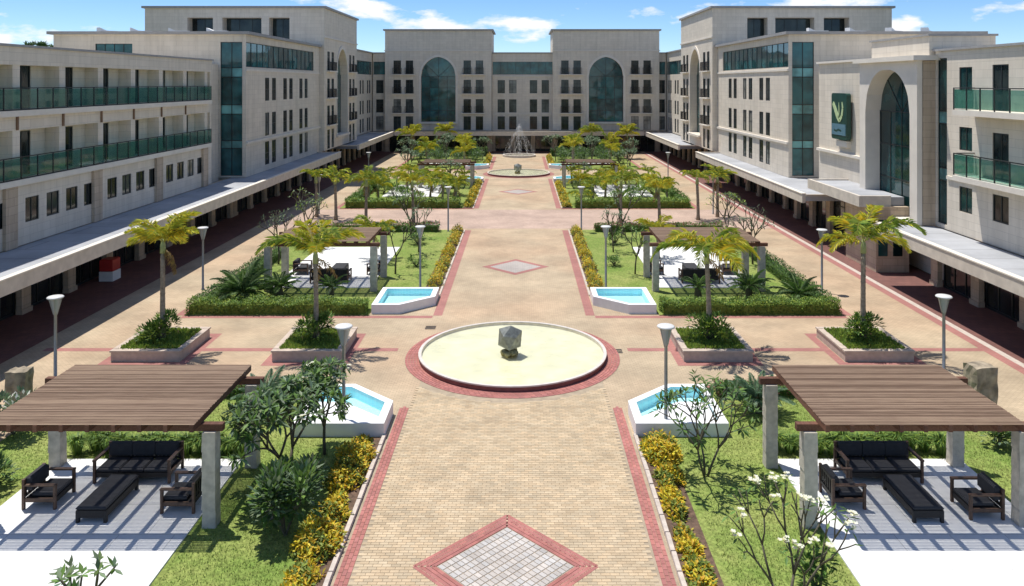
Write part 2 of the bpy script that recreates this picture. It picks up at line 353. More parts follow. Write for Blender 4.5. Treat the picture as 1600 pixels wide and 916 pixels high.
def diamond(cy, ro, ri):
    mo = []; 
    def ring(r): return [(0, cy-r), (r, cy), (0, cy+r), (-r, cy)]
    a, b = ring(ro), ring(ri)
    mb = MB(); mb.add([(x, y, 0.006) for x, y in a]+[(x, y, 0.006) for x, y in b], [(i, (i+1) % 4, 4+(i+1) % 4, 4+i) for i in range(4)])
    struct(mb.build('red_diamond_band', 'redpave'))
    struct(MB().add([(x, y, 0.006) for x, y in b], [(0, 1, 2, 3)]).build('grey_diamond_pavement', 'greypave'))
M['greypave'] = brickmat('grey_pavers', (0.47, 0.42, 0.38), (0.40, 0.36, 0.33), (0.3, 0.27, 0.25), 0.22, 0.11, 0.012, noise=0.2)
diamond(48.5, 2.1, 1.6); diamond(82.0, 2.1, 1.6)

# near walkway: real paver blocks
PV0, PV1 = 16.4, 30.5
sheet('paver_bed', -4.0, 4.0, PV0, 27.3, 0.004, 'bed'); sheet('paver_bed', -3.5, 3.5, 27.3, PV1, 0.004, 'bed')
def pcol(base, v=0.13):
    k = 1+R.uniform(-v, v); t_ = R.uniform(-0.03, 0.03)
    return (base[0]*k*(1+t_), base[1]*k, base[2]*k*(1-t_))
BEIGE = (0.495, 0.388, 0.258); RED = (0.39, 0.16, 0.14); GREY = (0.46, 0.43, 0.40)
FC = 32.7   # fountain centre
DC = 18.4
def block(mb, x, y, ang, lx, ly, z0, z1, c):
    t = 0.006; ca, sa = cos(ang), sin(ang); vs = []
    for (hx, hy, z) in ((lx, ly, z0), (lx-t, ly-t, z1)):
        for (i, j) in ((-1, -1), (1, -1), (1, 1), (-1, 1)):
            a, b = i*hx/2, j*hy/2; vs.append((x+a*ca-b*sa, y+a*sa+b*ca, z))
    mb.add(vs, [(4, 5, 6, 7), (0, 1, 5, 4), (1, 2, 6, 5), (2, 3, 7, 6), (3, 0, 4, 7)], 0, c)
blocks = []
row = 0; y = PV0+0.055
while y < PV1:
    x = -3.60+(0.11 if row % 2 else 0.0)
    while x < 3.5:
        xc = x+0.11
        if xc+0.1 < 3.62:
            d = abs(xc)+abs(y-DC)
            if not (d < 1.95) and math.hypot(xc, y-FC) > 4.85:
                blocks.append((xc, y, 0.0, 0.212, 0.102, BEIGE, 0.013))
        x += 0.22
    y += 0.11; row += 1
for s in (-1, 1):                                      # red edge bands, two stretcher rows + header row
    y = PV0+0.11
    while y < 27.3:
        for q in range(3): blocks.append((s*(3.66+q*0.108), y+(0.11 if q % 2 else 0), pi/2, 0.212, 0.102, RED, 0.015))
        y += 0.22
for k in range(4):                                     # diamond ring
    a = pi/4+k*pi/2; dx, dy = cos(a), sin(a)           # outward normal of the side
    tx, ty = -dy, dx
    for q in range(4):
        rr = 2.25/sqrt(2)-0.055-q*0.105
        L = rr; n = int(2*(rr+0.02)/0.22)+1
        for i in range(n):
            u = -rr+(i+0.5)*2*rr/n
            blocks.append((dx*rr+tx*u, DC+dy*rr+ty*u, a+pi/2, 0.212, 0.098, RED, 0.017))
ri = 2.25/sqrt(2)-0.44
n_ = int(2*ri/0.13)
for i in range(n_):
    for j in range(int(2*ri/0.2)):
        u = -ri+(i+0.5)*2*ri/n_; v = -ri+(j+0.5)*2*ri/int(2*ri/0.2)
        ca = cos(pi/4)
        blocks.append((ca*(u-v), DC+ca*(u+v), pi/4, 0.12, 0.185, GREY, 0.013))
blocks = [b for b in blocks if b[1] > PV0]
blocks.sort(key=lambda b: (b[1] < 17.55, math.hypot(b[0], b[1])))
pvar = {}
def paver_mesh(base, lx, ly, h):
    key = (base, lx, ly, h, R.randrange(7))
    if key not in pvar:
        mb = MB(); block(mb, 0, 0, 0, lx, ly, 0.002, h, pcol(base)); pvar[key] = mb.mesh('paver', 'paver')
    return pvar[key]
for b in blocks[:300]:
    link('paver', paver_mesh(b[5], b[3], b[4], b[6]), plaza, (b[0], b[1], 0.003), b[2])
mb = MB()
for b in blocks[300:]: block(mb, b[0], b[1], b[2], b[3], b[4], 0.005, b[6]+0.003, pcol(b[5]))
struct(mb.build('paver_field', 'paver', plaza), 'stuff')

# ================================================================== BUILDINGS
class Fr:
    """wall frame: u along the wall, v up, w outwards"""
    def __init__(s, x, y, ang): s.x, s.y, s.a = x, y, ang; s.c, s.s = cos(ang), sin(ang)
    def P(s, u, v, w=0.0): return (s.x+u*s.c+w*s.s, s.y+u*s.s-w*s.c, v)
def hole(a, b, c, d, kind='win', **k): return dict(a=a, b=b, c=c, d=d, kind=kind, **k)
def arch_pts(a, r, n=14):
    Rr = (a*a+r*r)/(2*a); pts = []
    for i in range(n+1):
        x = -a+a*i/n; pts.append((x, sqrt(max(0, Rr*Rr-(x-(Rr-a))**2))))
    return pts+[(-x, z) for x, z in reversed(pts[:-1])]
def wall(F, u0, u1, v0, v1, holes, root, mat='stone', depth=0.3, name='wall', borders='lrtb'):
    mb = MB(); P = F.P
    us = sorted(set([u0, u1]+[h[k] for h in holes for k in 'ab'])); vs_ = sorted(set([v0, v1]+[h[k] for h in holes for k in 'cd']))
    us = [u for u in us if u0-1e-6 <= u <= u1+1e-6]; vs_ = [v for v in vs_ if v0-1e-6 <= v <= v1+1e-6]
    for i in range(len(us)-1):
        run = None
        for j in range(len(vs_)-1):
            um, vm = (us[i]+us[i+1])/2, (vs_[j]+vs_[j+1])/2
            inside = any(h['a'] < um < h['b'] and h['c'] < vm < h['d'] for h in holes)
            if not inside:
                a, b, c, d = us[i], us[i+1], vs_[j], vs_[j+1]
                mb.add([P(a, c), P(b, c), P(b, d), P(a, d)], [(0, 1, 2, 3)])
    def reveal(p, q, dp): mb.add([P(*p, 0), P(*q, 0), P(*q, -dp), P(*p, -dp)], [(0, 1, 2, 3)])
    for h in holes:
        a, b, c, d = h['a'], h['b'], h['c'], h['d']; dp = h.get('depth', depth)
        if h['kind'] == 'arch':
            uc = (a+b)/2; sp = h['spring']; pts = [(uc+x, sp+z) for x, z in arch_pts((b-a)/2, d-sp)]
            for p, q in zip(pts[:-1], pts[1:]):
                mb.add([P(p[0], p[1]), P(q[0], q[1]), P(q[0], d), P(p[0], d)], [(0, 1, 2, 3)])
                reveal(q, p, dp)
            reveal((a, sp), (a, c), dp); reveal((b, c), (b, sp), dp); reveal((a, c), (b, c), dp)
        else:
            reveal((a, d), (a, c), dp); reveal((b, c), (b, d), dp); reveal((a, c), (b, c), dp); reveal((b, d), (a, d), dp)
    for k, (p, q) in dict(l=((u0, v0), (u0, v1)), r=((u1, v1), (u1, v0)), t=((u0, v1), (u1, v1)), b=((u1, v0), (u0, v0))).items():
        if k in borders: reveal(p, q, depth+0.02)
    o = mb.build(name, mat, root, loc=tuple(-x for x in root.location))
    for h in holes: opening(F, h, root)
    return o
wcache = {}
def window_meshes(w_, h_, mull, glass, trans):
    key = (round(w_, 3), round(h_, 3), mull, glass, trans)
    if key not in wcache:
        f = MB(); t = 0.06; y0, y1 = 0.04, 0.11
        f.box(-w_/2, -w_/2+t, y0, y1, 0, h_); f.box(w_/2-t, w_/2, y0, y1, 0, h_)
        f.box(-w_/2+t, w_/2-t, y0, y1, 0, t); f.box(-w_/2+t, w_/2-t, y0, y1, h_-t, h_)
        for i in range(1, mull):
            x = -w_/2+w_*i/mull; f.box(x-0.03, x+0.03, y0+0.005, y1-0.005, t, h_-t)
        if trans: f.box(-w_/2+t, w_/2-t, y0+0.01, y1-0.01, h_*trans-0.03, h_*trans+0.03)
        g = MB(); x0, x1 = -w_/2+0.02, w_/2-0.02
        g.box(x0, x1, 0.075, 0.09, 0.02, h_-0.02)
        wcache[key] = (f.mesh('window', 'frame'), g.mesh('pane', glass))
    return wcache[key]
rcache = {}
def railing_mesh(w_, d_=0.32, h_=1.05):
    key = (round(w_, 2), d_)
    if key not in rcache:
        r = MB(); a = w_/2+0.12
        for z in (0.06, h_):
            r.box(-a, a, -d_-0.03, -d_, z-0.03, z+0.02)
            for sx in (-a, a-0.03): r.box(sx, sx+0.03, -d_, -0.003, z-0.03, z+0.02)
        n = int(2*a/0.13)
        for i in range(n+1):
            x = -a+0.02+(2*a-0.04)*i/n; r.box(x-0.012, x+0.012, -d_-0.024, -d_-0.004, 0.08, h_-0.03)
        for k in (0.33, 0.66):
            for sx in (-a+0.015, a-0.015): r.box(sx-0.01, sx+0.01, -d_*k-0.01, -d_*k+0.01, 0.08, h_-0.03)
        rcache[key] = r.mesh('balcony_railing', 'rail')
    return rcache[key]
def opening(F, h, root):
    a, b, c, d = h['a'], h['b'], h['c'], h['d']; kind = h['kind']; L = Vector(root.location)
    w_, hh = b-a, d-c
    if kind in ('win', 'rail', 'door'):
        f, g = window_meshes(w_, hh, h.get('mull', 2), h.get('glass', 'glassblk'), h.get('trans', 0))
        o = link('window' if kind != 'door' else 'door', f, root, Vector(F.P((a+b)/2, c))-L, F.a); link('pane', g, o)
        if kind == 'rail': link('railing', railing_mesh(w_), o)
        if h.get('sill'):
            key = ('sill', round(w_, 2))
            if key not in wcache: wcache[key] = MB().box(-w_/2-0.1, w_/2+0.1, -0.08, 0.12, -0.1, -0.004).mesh('sill', 'white')
            link('sill', wcache[key], o)
    elif kind == 'strip':
        n = h.get('n', max(1, int(round(w_/1.4)))); o_loc = Vector(F.P((a+b)/2, c))-L
        rows = h.get('rows', [(0, hh, 'glass2')])
        dp = h.get('set', 0.14)
        fm = MB(); t = 0.05
        for i in range(n+1):
            x = -w_/2+w_*i/n; x = min(max(x, -w_/2+t/2), w_/2-t/2); fm.box(x-t/2, x+t/2, dp-0.03, dp+0.06, 0, hh)
        for (z0, z1, g) in rows: fm.box(-w_/2, w_/2, dp-0.025, dp+0.05, z0, z0+0.05)
        fm.box(-w_/2, w_/2, dp-0.025, dp+0.05, hh-0.05, hh)
        o = fm.build('glazing', 'frame', root, o_loc, F.a)
        for (z0, z1, g) in rows:
            key = ('p', round(w_/n, 3), round(z1-z0, 3), g, dp)
            if key not in wcache: wcache[key] = MB().box(-w_/n/2+0.012, w_/n/2-0.012, dp+0.01, dp+0.03, 0.012, z1-z0-0.012).mesh('pane', g)
            for i in range(n): link('pane', wcache[key], o, (-w_/2+w_*(i+0.5)/n, 0, z0))
    elif kind == 'arch':
        dp = h.get('depth', 0.3)-0.12; sp = h['spring']-c; aw = w_/2; n = 4
        fm = MB(); t = 0.06
        for i in range(n+1):
            x = -aw+w_*i/n; x = min(max(x, -aw+t/2), aw-t/2); fm.box(x-t/2, x+t/2, dp-0.03, dp+0.05, 0, sp)
        rows = max(2, int(round(sp/2.0)))
        for j in range(rows+1): fm.box(-aw, aw, dp-0.025, dp+0.045, sp*j/rows-0.03, sp*j/rows+0.03)
        for k in range(1, 4):
            an = pi*k/4; ap = [p for p in arch_pts(aw, hh-sp, 24)]
            tip = min(ap, key=lambda p: abs(atan2(p[1], p[0])-an)); fm.bar((0, dp, sp), (tip[0]*0.98, dp, sp+tip[1]*0.98), 0.035, 4)
        o = fm.build('arched_glazing', 'frame', root, Vector(F.P((a+b)/2, c))-L, F.a)
        for i in range(n):
            for j in range(rows):
                key = ('ap', round(w_/n, 3), round(sp/rows, 3), dp, h.get('glass', 'glass'))
                if key not in wcache: wcache[key] = MB().box(-w_/n/2+0.01, w_/n/2-0.01, dp+0.01, dp+0.03, 0.01, sp/rows-0.01).mesh('pane', h.get('glass', 'glass'))
                link('pane', wcache[key], o, (-aw+w_*(i+0.5)/n, 0, sp*j/rows))
        pts = arch_pts(aw*0.99, (hh-sp)*0.99, 14)
        mb = MB(); nn = len(pts)
        mb.add([(x, dp+0.012, sp+z+0.01) for x, z in pts]+[(x, dp+0.032, sp+z+0.01) for x, z in pts],
               [tuple(range(nn)), tuple(range(2*nn-1, nn-1, -1))]+[(i, nn+i, nn+i+1, i+1) for i in range(nn-1)])
        mb.build('fanlight', h.get('glass', 'glass'), o)
def solid(root, name, mat, boxes):
    for b in boxes: o = MB().box(*b).build(name, mat, root, loc=tuple(-x for x in root.location))
    return o
def fbox(F, u0, u1, v0, v1, w0, w1):
    p, q = F.P(u0, v0, w0), F.P(u1, v1, w1)
    return (min(p[0], q[0]), max(p[0], q[0]), min(p[1], q[1]), max(p[1], q[1]), v0, v1)
ROWS = [3.62, 6.5, 9.75, 13.0]; WH = 2.3
def tower_facade(F, root, half, archdepth):
    """F centred on the tower front"""
    hs_ = []
    for i, z in enumerate(ROWS):
        for u in (-6.9, -4.85, 4.85, 6.9):
            hs_.append(hole(u-0.62, u+0.62, z, z+WH, 'rail' if i else 'win', mull=2, trans=0.72))
    hs_.append(hole(-2.9, 2.9, 5.0, 15.9, 'arch', spring=12.6, depth=archdepth, glass='glass2'))
    wall(F, -half, half, 3.52, 20.3, hs_, root, depth=0.3)
    bx = [fbox(F, -half-0.12, half+0.12, 16.85, 17.02, 0.002, 0.12)]
    bx += [fbox(F, u-3.15 if u < 0 else u-0.85-0.95, u+0.95+0.85 if u < 0 else u+3.15, z-0.17, z-0.03, 0.002, 0.09) for z in () for u in ()]
    for z in ROWS[1:]:
        for u in (-5.875, 5.875): bx.append(fbox(F, u-2.0, u+2.0, z-0.16, z-0.02, 0.002, 0.4))
    solid(root, 'string_course', 'white', bx)
    # arch surround, proud of the wall
    mb = MB(); pin = [(-2.9, 5.0)]+[(x, 12.6+z) for x, z in arch_pts(2.9, 3.3)]+[(2.9, 5.0)]
    pout = [(-3.25, 5.0)]+[(x, 12.6+z) for x, z in arch_pts(3.25, 3.7)]+[(3.25, 5.0)]
    for i in range(len(pin)-1):
        q = [pin[i], pin[i+1], pout[i+1], pout[i]]
        vs = [F.P(a, b, 0.1) for a, b in q]+[F.P(a, b, 0.003) for a, b in q]
        mb.add(vs, [(3, 2, 1, 0), (0, 1, 5, 4), (2, 3, 7, 6)])
    mb.build('arch_surround', 'white', root, loc=tuple(-x for x in root.location))
    solid(root, 'arch_sill', 'white', [fbox(F, -3.3, 3.3, 4.7, 4.97, 0.003, 0.35)])
def ground_floor(F, root, u0, u1, step=3.87):
    """arcade shop fronts: pilasters with dark glass between"""
    n = max(1, int(round((u1-u0)/step))); st = (u1-u0)/n; L = Vector(root.location)
    key = ('pil',)
    if key not in wcache:
        m = MB(); m.box(-0.36, 0.36, -0.28, 0.0, 0.25, 3.3); m.box(-0.42, 0.42, -0.34, -0.002, 0, 0.25); wcache[key] = m.mesh('pilaster', 'stone2')
    gk = ('shop', round(st, 2))
    if gk not in wcache:
        f = MB(); W = st-0.72; t = 0.08
        for x in (-W/2+t/2, -W/6, W/6, W/2-t/2): f.box(x-t/2, x+t/2, -0.06, 0.04, 0.0, 2.85)
        f.box(-W/2, W/2, -0.055, 0.035, 2.3, 2.38); f.box(-W/2, W/2, -0.055, 0.035, 0, 0.12)
        g = MB(); g.box(-W/2, W/2, -0.02, 0.0, 0.0, 2.85)
        wcache[gk] = (f.mesh('shop_window', 'frame'), g.mesh('pane', 'shop'))
    for i in range(n+1):
        link('pilaster', wcache[key], root, Vector(F.P(u0+i*st, 0, 0.0))-L, F.a)
    for i in range(n):
        o = link('shop_window', wcache[gk][0], root, Vector(F.P(u0+(i+0.5)*st, 0, -0.12))-L, F.a); link('pane', wcache[gk][1], o)
    solid(root, 'shop_lintel', 'stone2', [fbox(F, u0, u1, 2.85, 3.3, -0.3, -0.02)])
def copy_y(a, b): return a, b
Y0, YT0, YT1, YB = 66.8, 91.0, 108.9, 131.0
XW, XM, XT, XL = 24.7, 23.4, 22.8, 24.9
nm = {-1: 'opposite the arched entrance', 1: 'beyond the arched entrance'}
for s in (-1, 1):
    ang = pi/2 if s < 0 else -pi/2        # faces the plaza axis
    # ---- mid block: four storeys with corner stair glazing
    b = thing('courtyard_block', 'cream stone block with paired tall windows and glazed top floor, '+nm[s], 'building', (s*30, 79, 0))
    F = Fr(s*XM, 79, ang); sg = -s         # u grows with +Y on the left side, with -Y on the right side
    def U(y): return (y-79)*sg
    hs_ = []
    for i, z in enumerate((3.9, 6.6, 9.85)):
        for yc in (73.4, 78.9, 84.5):
            for dy in (-1.0, 1.0):
                u = U(yc+dy); hs_.append(hole(u-0.62, u+0.62, z, z+2.15, 'win', mull=2, trans=0.5))
    a, c_ = sorted((U(66.84), U(88.6)))
    hs_.append(hole(a, c_, 12.9, 15.05, 'strip', n=14, set=0.12))
    a, c_ = sorted((U(Y0), U(YT0)))
    wall(F, a, c_, 3.36, 15.7, hs_, b)
    Fe = Fr(s*31.0, Y0, 0)                 # end wall facing the camera
    xs = sorted((s*(XM+0.3)-s*31, s*40-s*31)); gx = sorted((s*(XM+0.3)-s*31, s*25.6-s*31))
    hz = [hole(gx[0]+0.001, gx[1]-0.001, 3.5, 15.05, 'strip', n=2, set=0.1,
               rows=[(0, 2.35, 'glass2'), (2.35, 3.0, 'spandrel'), (3.0, 5.3, 'glass2'), (5.3, 6.1, 'spandrel'), (6.1, 8.5, 'glass2'), (8.5, 9.3, 'spandrel'), (9.3, 11.55, 'glass2')])]
    px = sorted((s*33.2-s*31, s*36.4-s*31)); hz.append(hole(px[0], px[1], 13.1, 14.9, 'strip', n=4, set=0.12))
    wall(Fe, xs[0], xs[1], 3.36, 15.7, hz, b, mat='stone', name='end_wall')
    bx = sorted((s*(XM+0.33), s*40))
    solid(b, 'block_core', 'stone', [(bx[0], bx[1], Y0+0.33, YT0, 3.36, 15.6), (min(s*25.0, s*40), max(s*25.0, s*40), Y0+0.34, YT0, 0.0, 3.35)])
    cx_ = sorted((s*(XM-0.35), s*40.4))
    solid(b, 'parapet', 'cap', [(cx_[0], cx_[1], Y0-0.35, YT0-0.02, 15.7, 15.95)])
    solid(b, 'string_course', 'white', [fbox(F, a, c_, 6.2, 6.42, 0.002, 0.16), fbox(F, a, c_, 12.55, 12.72, 0.002, 0.1)])
    ground_floor(Fr(s*XW, 79, ang), b, a+0.4, c_-0.2)
    # rooftop terrace screen wall pieces
    # ---- tower
    b = thing('corner_tower', 'tall stone corner tower with deep pointed arch and roof loggias, '+nm[s], 'building', (s*32, 100, 0))
    Ft = Fr(s*XT, (YT0+YT1)/2, ang); half = (YT1-YT0)/2
    tower_facade(Ft, b, half, 1.0)
    tx = sorted((s*(XT+1.2), s*43.9))
    Fc = Fr(s*33.0, YT0+0.02, 0); cxs = sorted((s*(XT+0.32)-s*33, s*43.9-s*33)); lo = []
    for (p, q) in ((26.9, 29.3), (30.2, 34.8), (35.9, 38.9)):
        e = sorted((s*p-s*33, s*q-s*33)); lo.append(hole(e[0], e[1], 16.6, 19.2, 'strip', n=max(2, int((q-p)/1.2)), set=1.4, depth=1.5,
                    rows=[(0, 2.6, 'glassblk')]))
    wall(Fc, cxs[0], cxs[1], 3.4, 20.3, lo, b, name='end_wall', depth=0.3)
    solid(b, 'tower_core', 'stone', [(tx[0], tx[1], YT0+1.65, YT1-0.02, 3.36, 20.2), (min(s*25.0, s*43), max(s*25.0, s*43), YT0+0.2, YT1-0.02, 0.0, 3.35)])
    dx_ = sorted((s*(XT+0.33), s*(XT+1.19)))
    solid(b, 'side_wall', 'stone', [(dx_[0], dx_[1], YT0+0.34, YT0+0.6, 3.4, 20.2), (dx_[0], dx_[1], YT1-0.4, YT1-0.02, 3.4, 20.2)])
    dx_ = sorted((s*(XT-0.25), s*44.2)); solid(b, 'parapet', 'cap', [(dx_[0], dx_[1], YT0-0.25, YT1+0.25, 20.3, 20.55)])
    ground_floor(Fr(s*XW, (YT0+YT1)/2, ang), b, -half+0.2, half-0.2)
    # ---- link
    b = thing('link_block', 'set-back cream link block with teal glazed top floor, '+nm[s].replace('the arched entrance', 'the tower on the hotel sign side' if s < 0 else 'the corner tower on the hotel sign side'), 'building', (s*30, 120, 0))
    b['label'] = 'set-back link block with teal glazed top floor beside corner tower, '+('balcony wing side' if s < 0 else 'arched entrance side')
    Fl = Fr(s*XL, 120, ang); hs_ = []
    def U2(y): return (y-120)*sg
    for z in ROWS[:3]:
        for yc in (112.0, 114.0, 121.5, 123.5, 127.2, 128.9):
            u = U2(yc); hs_.append(hole(u-0.55, u+0.55, z+0.05, z+2.2, 'win', mull=2, trans=0.7))
    a, c_ = sorted((U2(109.6), U2(YB-0.3))); hs_.append(hole(a, c_, 12.9, 15.05, 'strip', n=13, set=0.12))
    a, c_ = sorted((U2(YT1+0.02), U2(YB-0.02)))
    wall(Fl, a, c_, 3.4, 16.5, hs_, b)
    bx = sorted((s*(XL+0.33), s*38)); solid(b, 'block_core', 'stone', [(bx[0], bx[1], YT1+0.3, 140, 0, 16.45)])
    dx_ = sorted((s*(XL-0.2), s*38.2)); solid(b, 'parapet', 'cap', [(dx_[0], dx_[1], YT1+0.28, 140.2, 16.5, 16.7)])
    ground_floor(Fr(s*XL, 120, ang), b, a+0.3, c_-0.4)

# ---- back building: low parts and two arched towers
for k, (x0, x1) in enumerate(((-24.8, -22.6), (-4.62, 5.9), (23.2, 24.8))):
    lab = ['narrow stone infill bay beside the back tower, balcony wing side', 'low middle section of back building between the twin arched towers', 'narrow stone infill bay beside the back tower, arched entrance side'][k]
    b = thing('back_block', lab, 'building', ((x0+x1)/2, 135, 0)); F = Fr((x0+x1)/2, YB, 0); hw = (x1-x0)/2
    us_ = {0: [0.1], 1: [-3.7, -1.75, 1.75, 3.75], 2: [0.0]}[k]
    hs_ = [hole(u-0.62, u+0.62, z+0.02, z+2.25, 'win', mull=2, trans=0.7, sill=True) for u in us_ for z in ROWS[:3]]
    hs_.append(hole(-hw+0.12, hw-0.12, 12.95, 15.1, 'strip', n={0: 2, 1: 8, 2: 2}[k], set=0.12))
    wall(F, -hw+0.01, hw-0.01, 3.4, 16.5, hs_, b)
    solid(b, 'block_core', 'stone', [(x0+0.01, x1-0.01, YB+0.33, 140, 0, 16.4)])
    solid(b, 'parapet', 'cap', [(x0+0.02, x1-0.02, YB-0.2, 140.2, 16.5, 16.7)])
    solid(b, 'string_course', 'white', [fbox(F, -hw+0.02, hw-0.02, 6.2, 6.36, 0.002, 0.1), fbox(F, -hw+0.02, hw-0.02, 12.6, 12.75, 0.002, 0.1)])
    ground_floor(Fr((x0+x1)/2, YB-0.2, 0), b, -hw+0.2, hw-0.2)
for xc, lab in ((-13.6, 'arched stone tower of back building, on the balcony wing side of the path'), (14.55, 'arched stone tower of back building, on the arched entrance side of the path')):
    b = thing('arched_tower', lab, 'building', (xc, 134, 0)); F = Fr(xc, YB-1.0, 0); half = 8.95
    tower_facade(F, b, half, 0.6)
    solid(b, 'tower_core', 'stone', [(xc-half+0.02, xc+half-0.02, YB-0.2, 141, 0, 20.2)])
    for e in (-1, 1): solid(b, 'side_wall', 'stone', [(xc+e*(half-0.15)-0.13, xc+e*(half-0.15)+0.13, YB-0.66, YB-0.21, 0, 20.2)])
    solid(b, 'parapet', 'cap', [(xc-half-0.3, xc+half+0.3, YB-1.3, 141.2, 20.3, 20.55)])
    ground_floor(Fr(xc, YB-1.0, 0), b, -half+0.4, half-0.4)

# ---- near wing with loggias and glass balconies (balcony wing)
b = thing('balcony_wing', 'long cream wing with two loggia storeys and continuous teal glass balconies', 'building', (-30, 46, 0))
F = Fr(-XW, 46, pi/2); BL = Vector(b.location)
ya, yb = 26.7, 62.6
def u_(y): return y-46
piers = [26.9+3.855*i for i in range(10)]
hs_ = []
for base in (30.6, 38.35, 46.1, 53.85):
    for i in range(4):
        y = base+1.35+i*1.75; 
        if y+0.6 < yb: hs_.append(hole(u_(y)-0.56, u_(y)+0.56, 4.45, 5.7, 'win', mull=2))
for i in range(2): y = 27.6+i*1.75; hs_.append(hole(u_(y)-0.56, u_(y)+0.56, 4.45, 5.7, 'win', mull=2))
wall(F, u_(ya), u_(yb), 3.36, 6.42, hs_, b)
for y in (30.1, 37.85, 45.6, 53.35, 61.1): solid(b, 'pier', 'stone2', [fbox(F, u_(y)-0.45, u_(y)+0.45, 3.37, 6.4, 0.003, 0.18)])
for fl, (z0, z1) in enumerate(((6.72, 9.15), (10.15, 12.4))):
    Fb = Fr(-XW-0.8, 46, pi/2); dh = []
    for y in piers[:-1]:
        dh.append(hole(u_(y)+1.0, u_(y)+2.35, z0+0.02, z0+2.3, 'door', mull=2, glass='glassblk'))
    wall(Fb, u_(ya), u_(yb), z0, z1, dh, b, mat='stone', depth=0.2, name='loggia_wall')
    for y in piers:
        if y < yb: 
            solid(b, 'pier', 'stone', [fbox(F, u_(y)-0.28, u_(y)+0.28, z0, z1, -0.79, -0.02)])
    # slab
    bal = solid(b, 'balcony', 'white', [fbox(F, u_(ya), u_(yb)-0.6, z0-0.3, z0-0.004, -0.9, 0.3)])
    rail = MB(); L = yb-0.6-ya; n = int(L/1.28); st = L/n
    for i in range(n+1):
        x0_, x1_, y0_, y1_, v0, v1 = fbox(F, u_(ya)+i*st-0.025, u_(ya)+i*st+0.025, z0, z0+1.08, 0.2, 0.25); rail.box(x0_, x1_, y0_, y1_, v0, v1)
    rail.box(*fbox(F, u_(ya), u_(yb)-0.6, z0+1.08, z0+1.13, 0.19, 0.26)); rail.box(*fbox(F, u_(ya), u_(yb)-0.6, z0+0.001, z0+0.06, 0.2, 0.25))
    rail.build('handrail', 'frame', bal)
    gm = MB().box(-st/2+0.04, st/2-0.04, -0.006, 0.006, 0, 0.96).mesh('glass_panel', 'panel')
    for i in range(n):
        link('glass_panel', gm, bal, F.P(u_(ya)+(i+0.5)*st, z0+0.09, 0.225), pi/2)
    # return of the balustrade at the end
    e = MB().box(*fbox(F, u_(yb)-0.66, u_(yb)-0.62, z0+0.06, z0+1.06, -0.7, 0.18)).build('glass_panel', 'panel', bal)
solid(b, 'spandrel', 'stone', [fbox(F, u_(ya), u_(yb), 9.15, 9.845, -1.74, -0.01)])
solid(b, 'attic', 'stone', [fbox(F, u_(ya), u_(yb), 12.4, 13.3, -1.76, 0.05)])
solid(b, 'coping', 'cap', [fbox(F, u_(ya)-0.1, u_(yb)+0.1, 13.3, 13.42, -1.9, 0.16)])
for y in piers[:-1]: solid(b, 'downpipe', 'pipe', [fbox(F, u_(y)-0.06, u_(y)+0.06, 9.16, 9.84, 0.0, 0.08)])
solid(b, 'wing_core', 'stone', [(-40, -XW-1.98, ya, Y0-0.4, 0, 13.2), (-XW-1.97, -XW-0.33, ya+0.01, yb-0.01, 0, 6.4)])
solid(b, 'end_wall', 'stone', [(-XW-1.96, -XW-0.02, yb-0.24, yb-0.012, 6.73, 9.14), (-XW-1.96, -XW-0.02, yb-0.24, yb-0.012, 10.16, 12.39),
                               (-26.9, -25.62, yb+0.01, Y0-0.4, 0, 13.1)])
ground_floor(Fr(-XW, 46, pi/2), b, u_(ya)+0.3, u_(66.3))

# ---- near wing on the entrance side
XR = 24.0
b = thing('hotel_wing', 'pale stone hotel wing with square windows and short glass balconies', 'building', (30, 34, 0))
F = Fr(XR, 34, -pi/2)
def ur(y): return 34-y
ya, yb = 24.0, 44.2
hs_ = []; balc = []
for yc in (41.2, 33.5, 25.8):
    for (z0, z1) in ((11.1, 12.35), (7.9, 9.15), (4.6, 5.95)):
        hs_.append(hole(ur(yc)-0.6, ur(yc)+0.6, z0, z1, 'win', mull=2, glass='glass'))
for yc in (38.2, 30.5):
    for z0 in (10.12, 6.72): hs_.append(hole(ur(yc)-0.65, ur(yc)+0.65, z0, z0+2.3, 'door', mull=2))
    hs_.append(hole(ur(yc)-0.65, ur(yc)+0.65, 4.6, 5.95, 'win', mull=2))
hs_.append(hole(ur(yb)+0.15, ur(43.0), 3.6, 12.9, 'strip', n=1, set=0.12, rows=[(0, 2.4, 'glass'), (2.4, 3.1, 'spandrel'), (3.1, 5.6, 'glass'), (5.6, 6.3, 'spandrel'), (6.3, 9.3, 'glass')]))
wall(F, ur(yb), ur(ya), 3.36, 13.3, hs_, b)
for z0 in (10.12, 6.72):
    for (p, q) in ((40.4, 34.6), (32.7, 27.5)):
        bal = solid(b, 'balcony', 'white', [fbox(F, ur(p), ur(q), z0-0.28, z0-0.01, 0.002, 1.15)])
        rail = MB(); n = 5; st = (p-q)/n
        for i in range(n+1): rail.box(*fbox(F, ur(p)+i*st-0.03, ur(p)+i*st+0.03, z0, z0+1.1, 1.05, 1.1))
        rail.box(*fbox(F, ur(p), ur(q), z0+1.1, z0+1.15, 1.04, 1.11)); rail.box(*fbox(F, ur(p), ur(p)+0.05, z0+1.1, z0+1.15, 0.01, 1.03))
        rail.build('handrail', 'frame', bal)
        gm = MB().box(-st/2+0.05, st/2-0.05, -0.006, 0.006, 0, 0.98).mesh('glass_panel', 'panel')
        for i in range(n): link('glass_panel', gm, bal, F.P(ur(p)+(i+0.5)*st, z0+0.07, 1.075), -pi/2)
        MB().box(*fbox(F, ur(p)+0.01, ur(p)+0.022, z0+0.07, z0+1.06, 0.05, 1.03)).build('glass_panel', 'panel', bal)
for o in b.children:
    if o.name.startswith('balcony'):
        for ch in o.children: ch.location = Vector(ch.location)
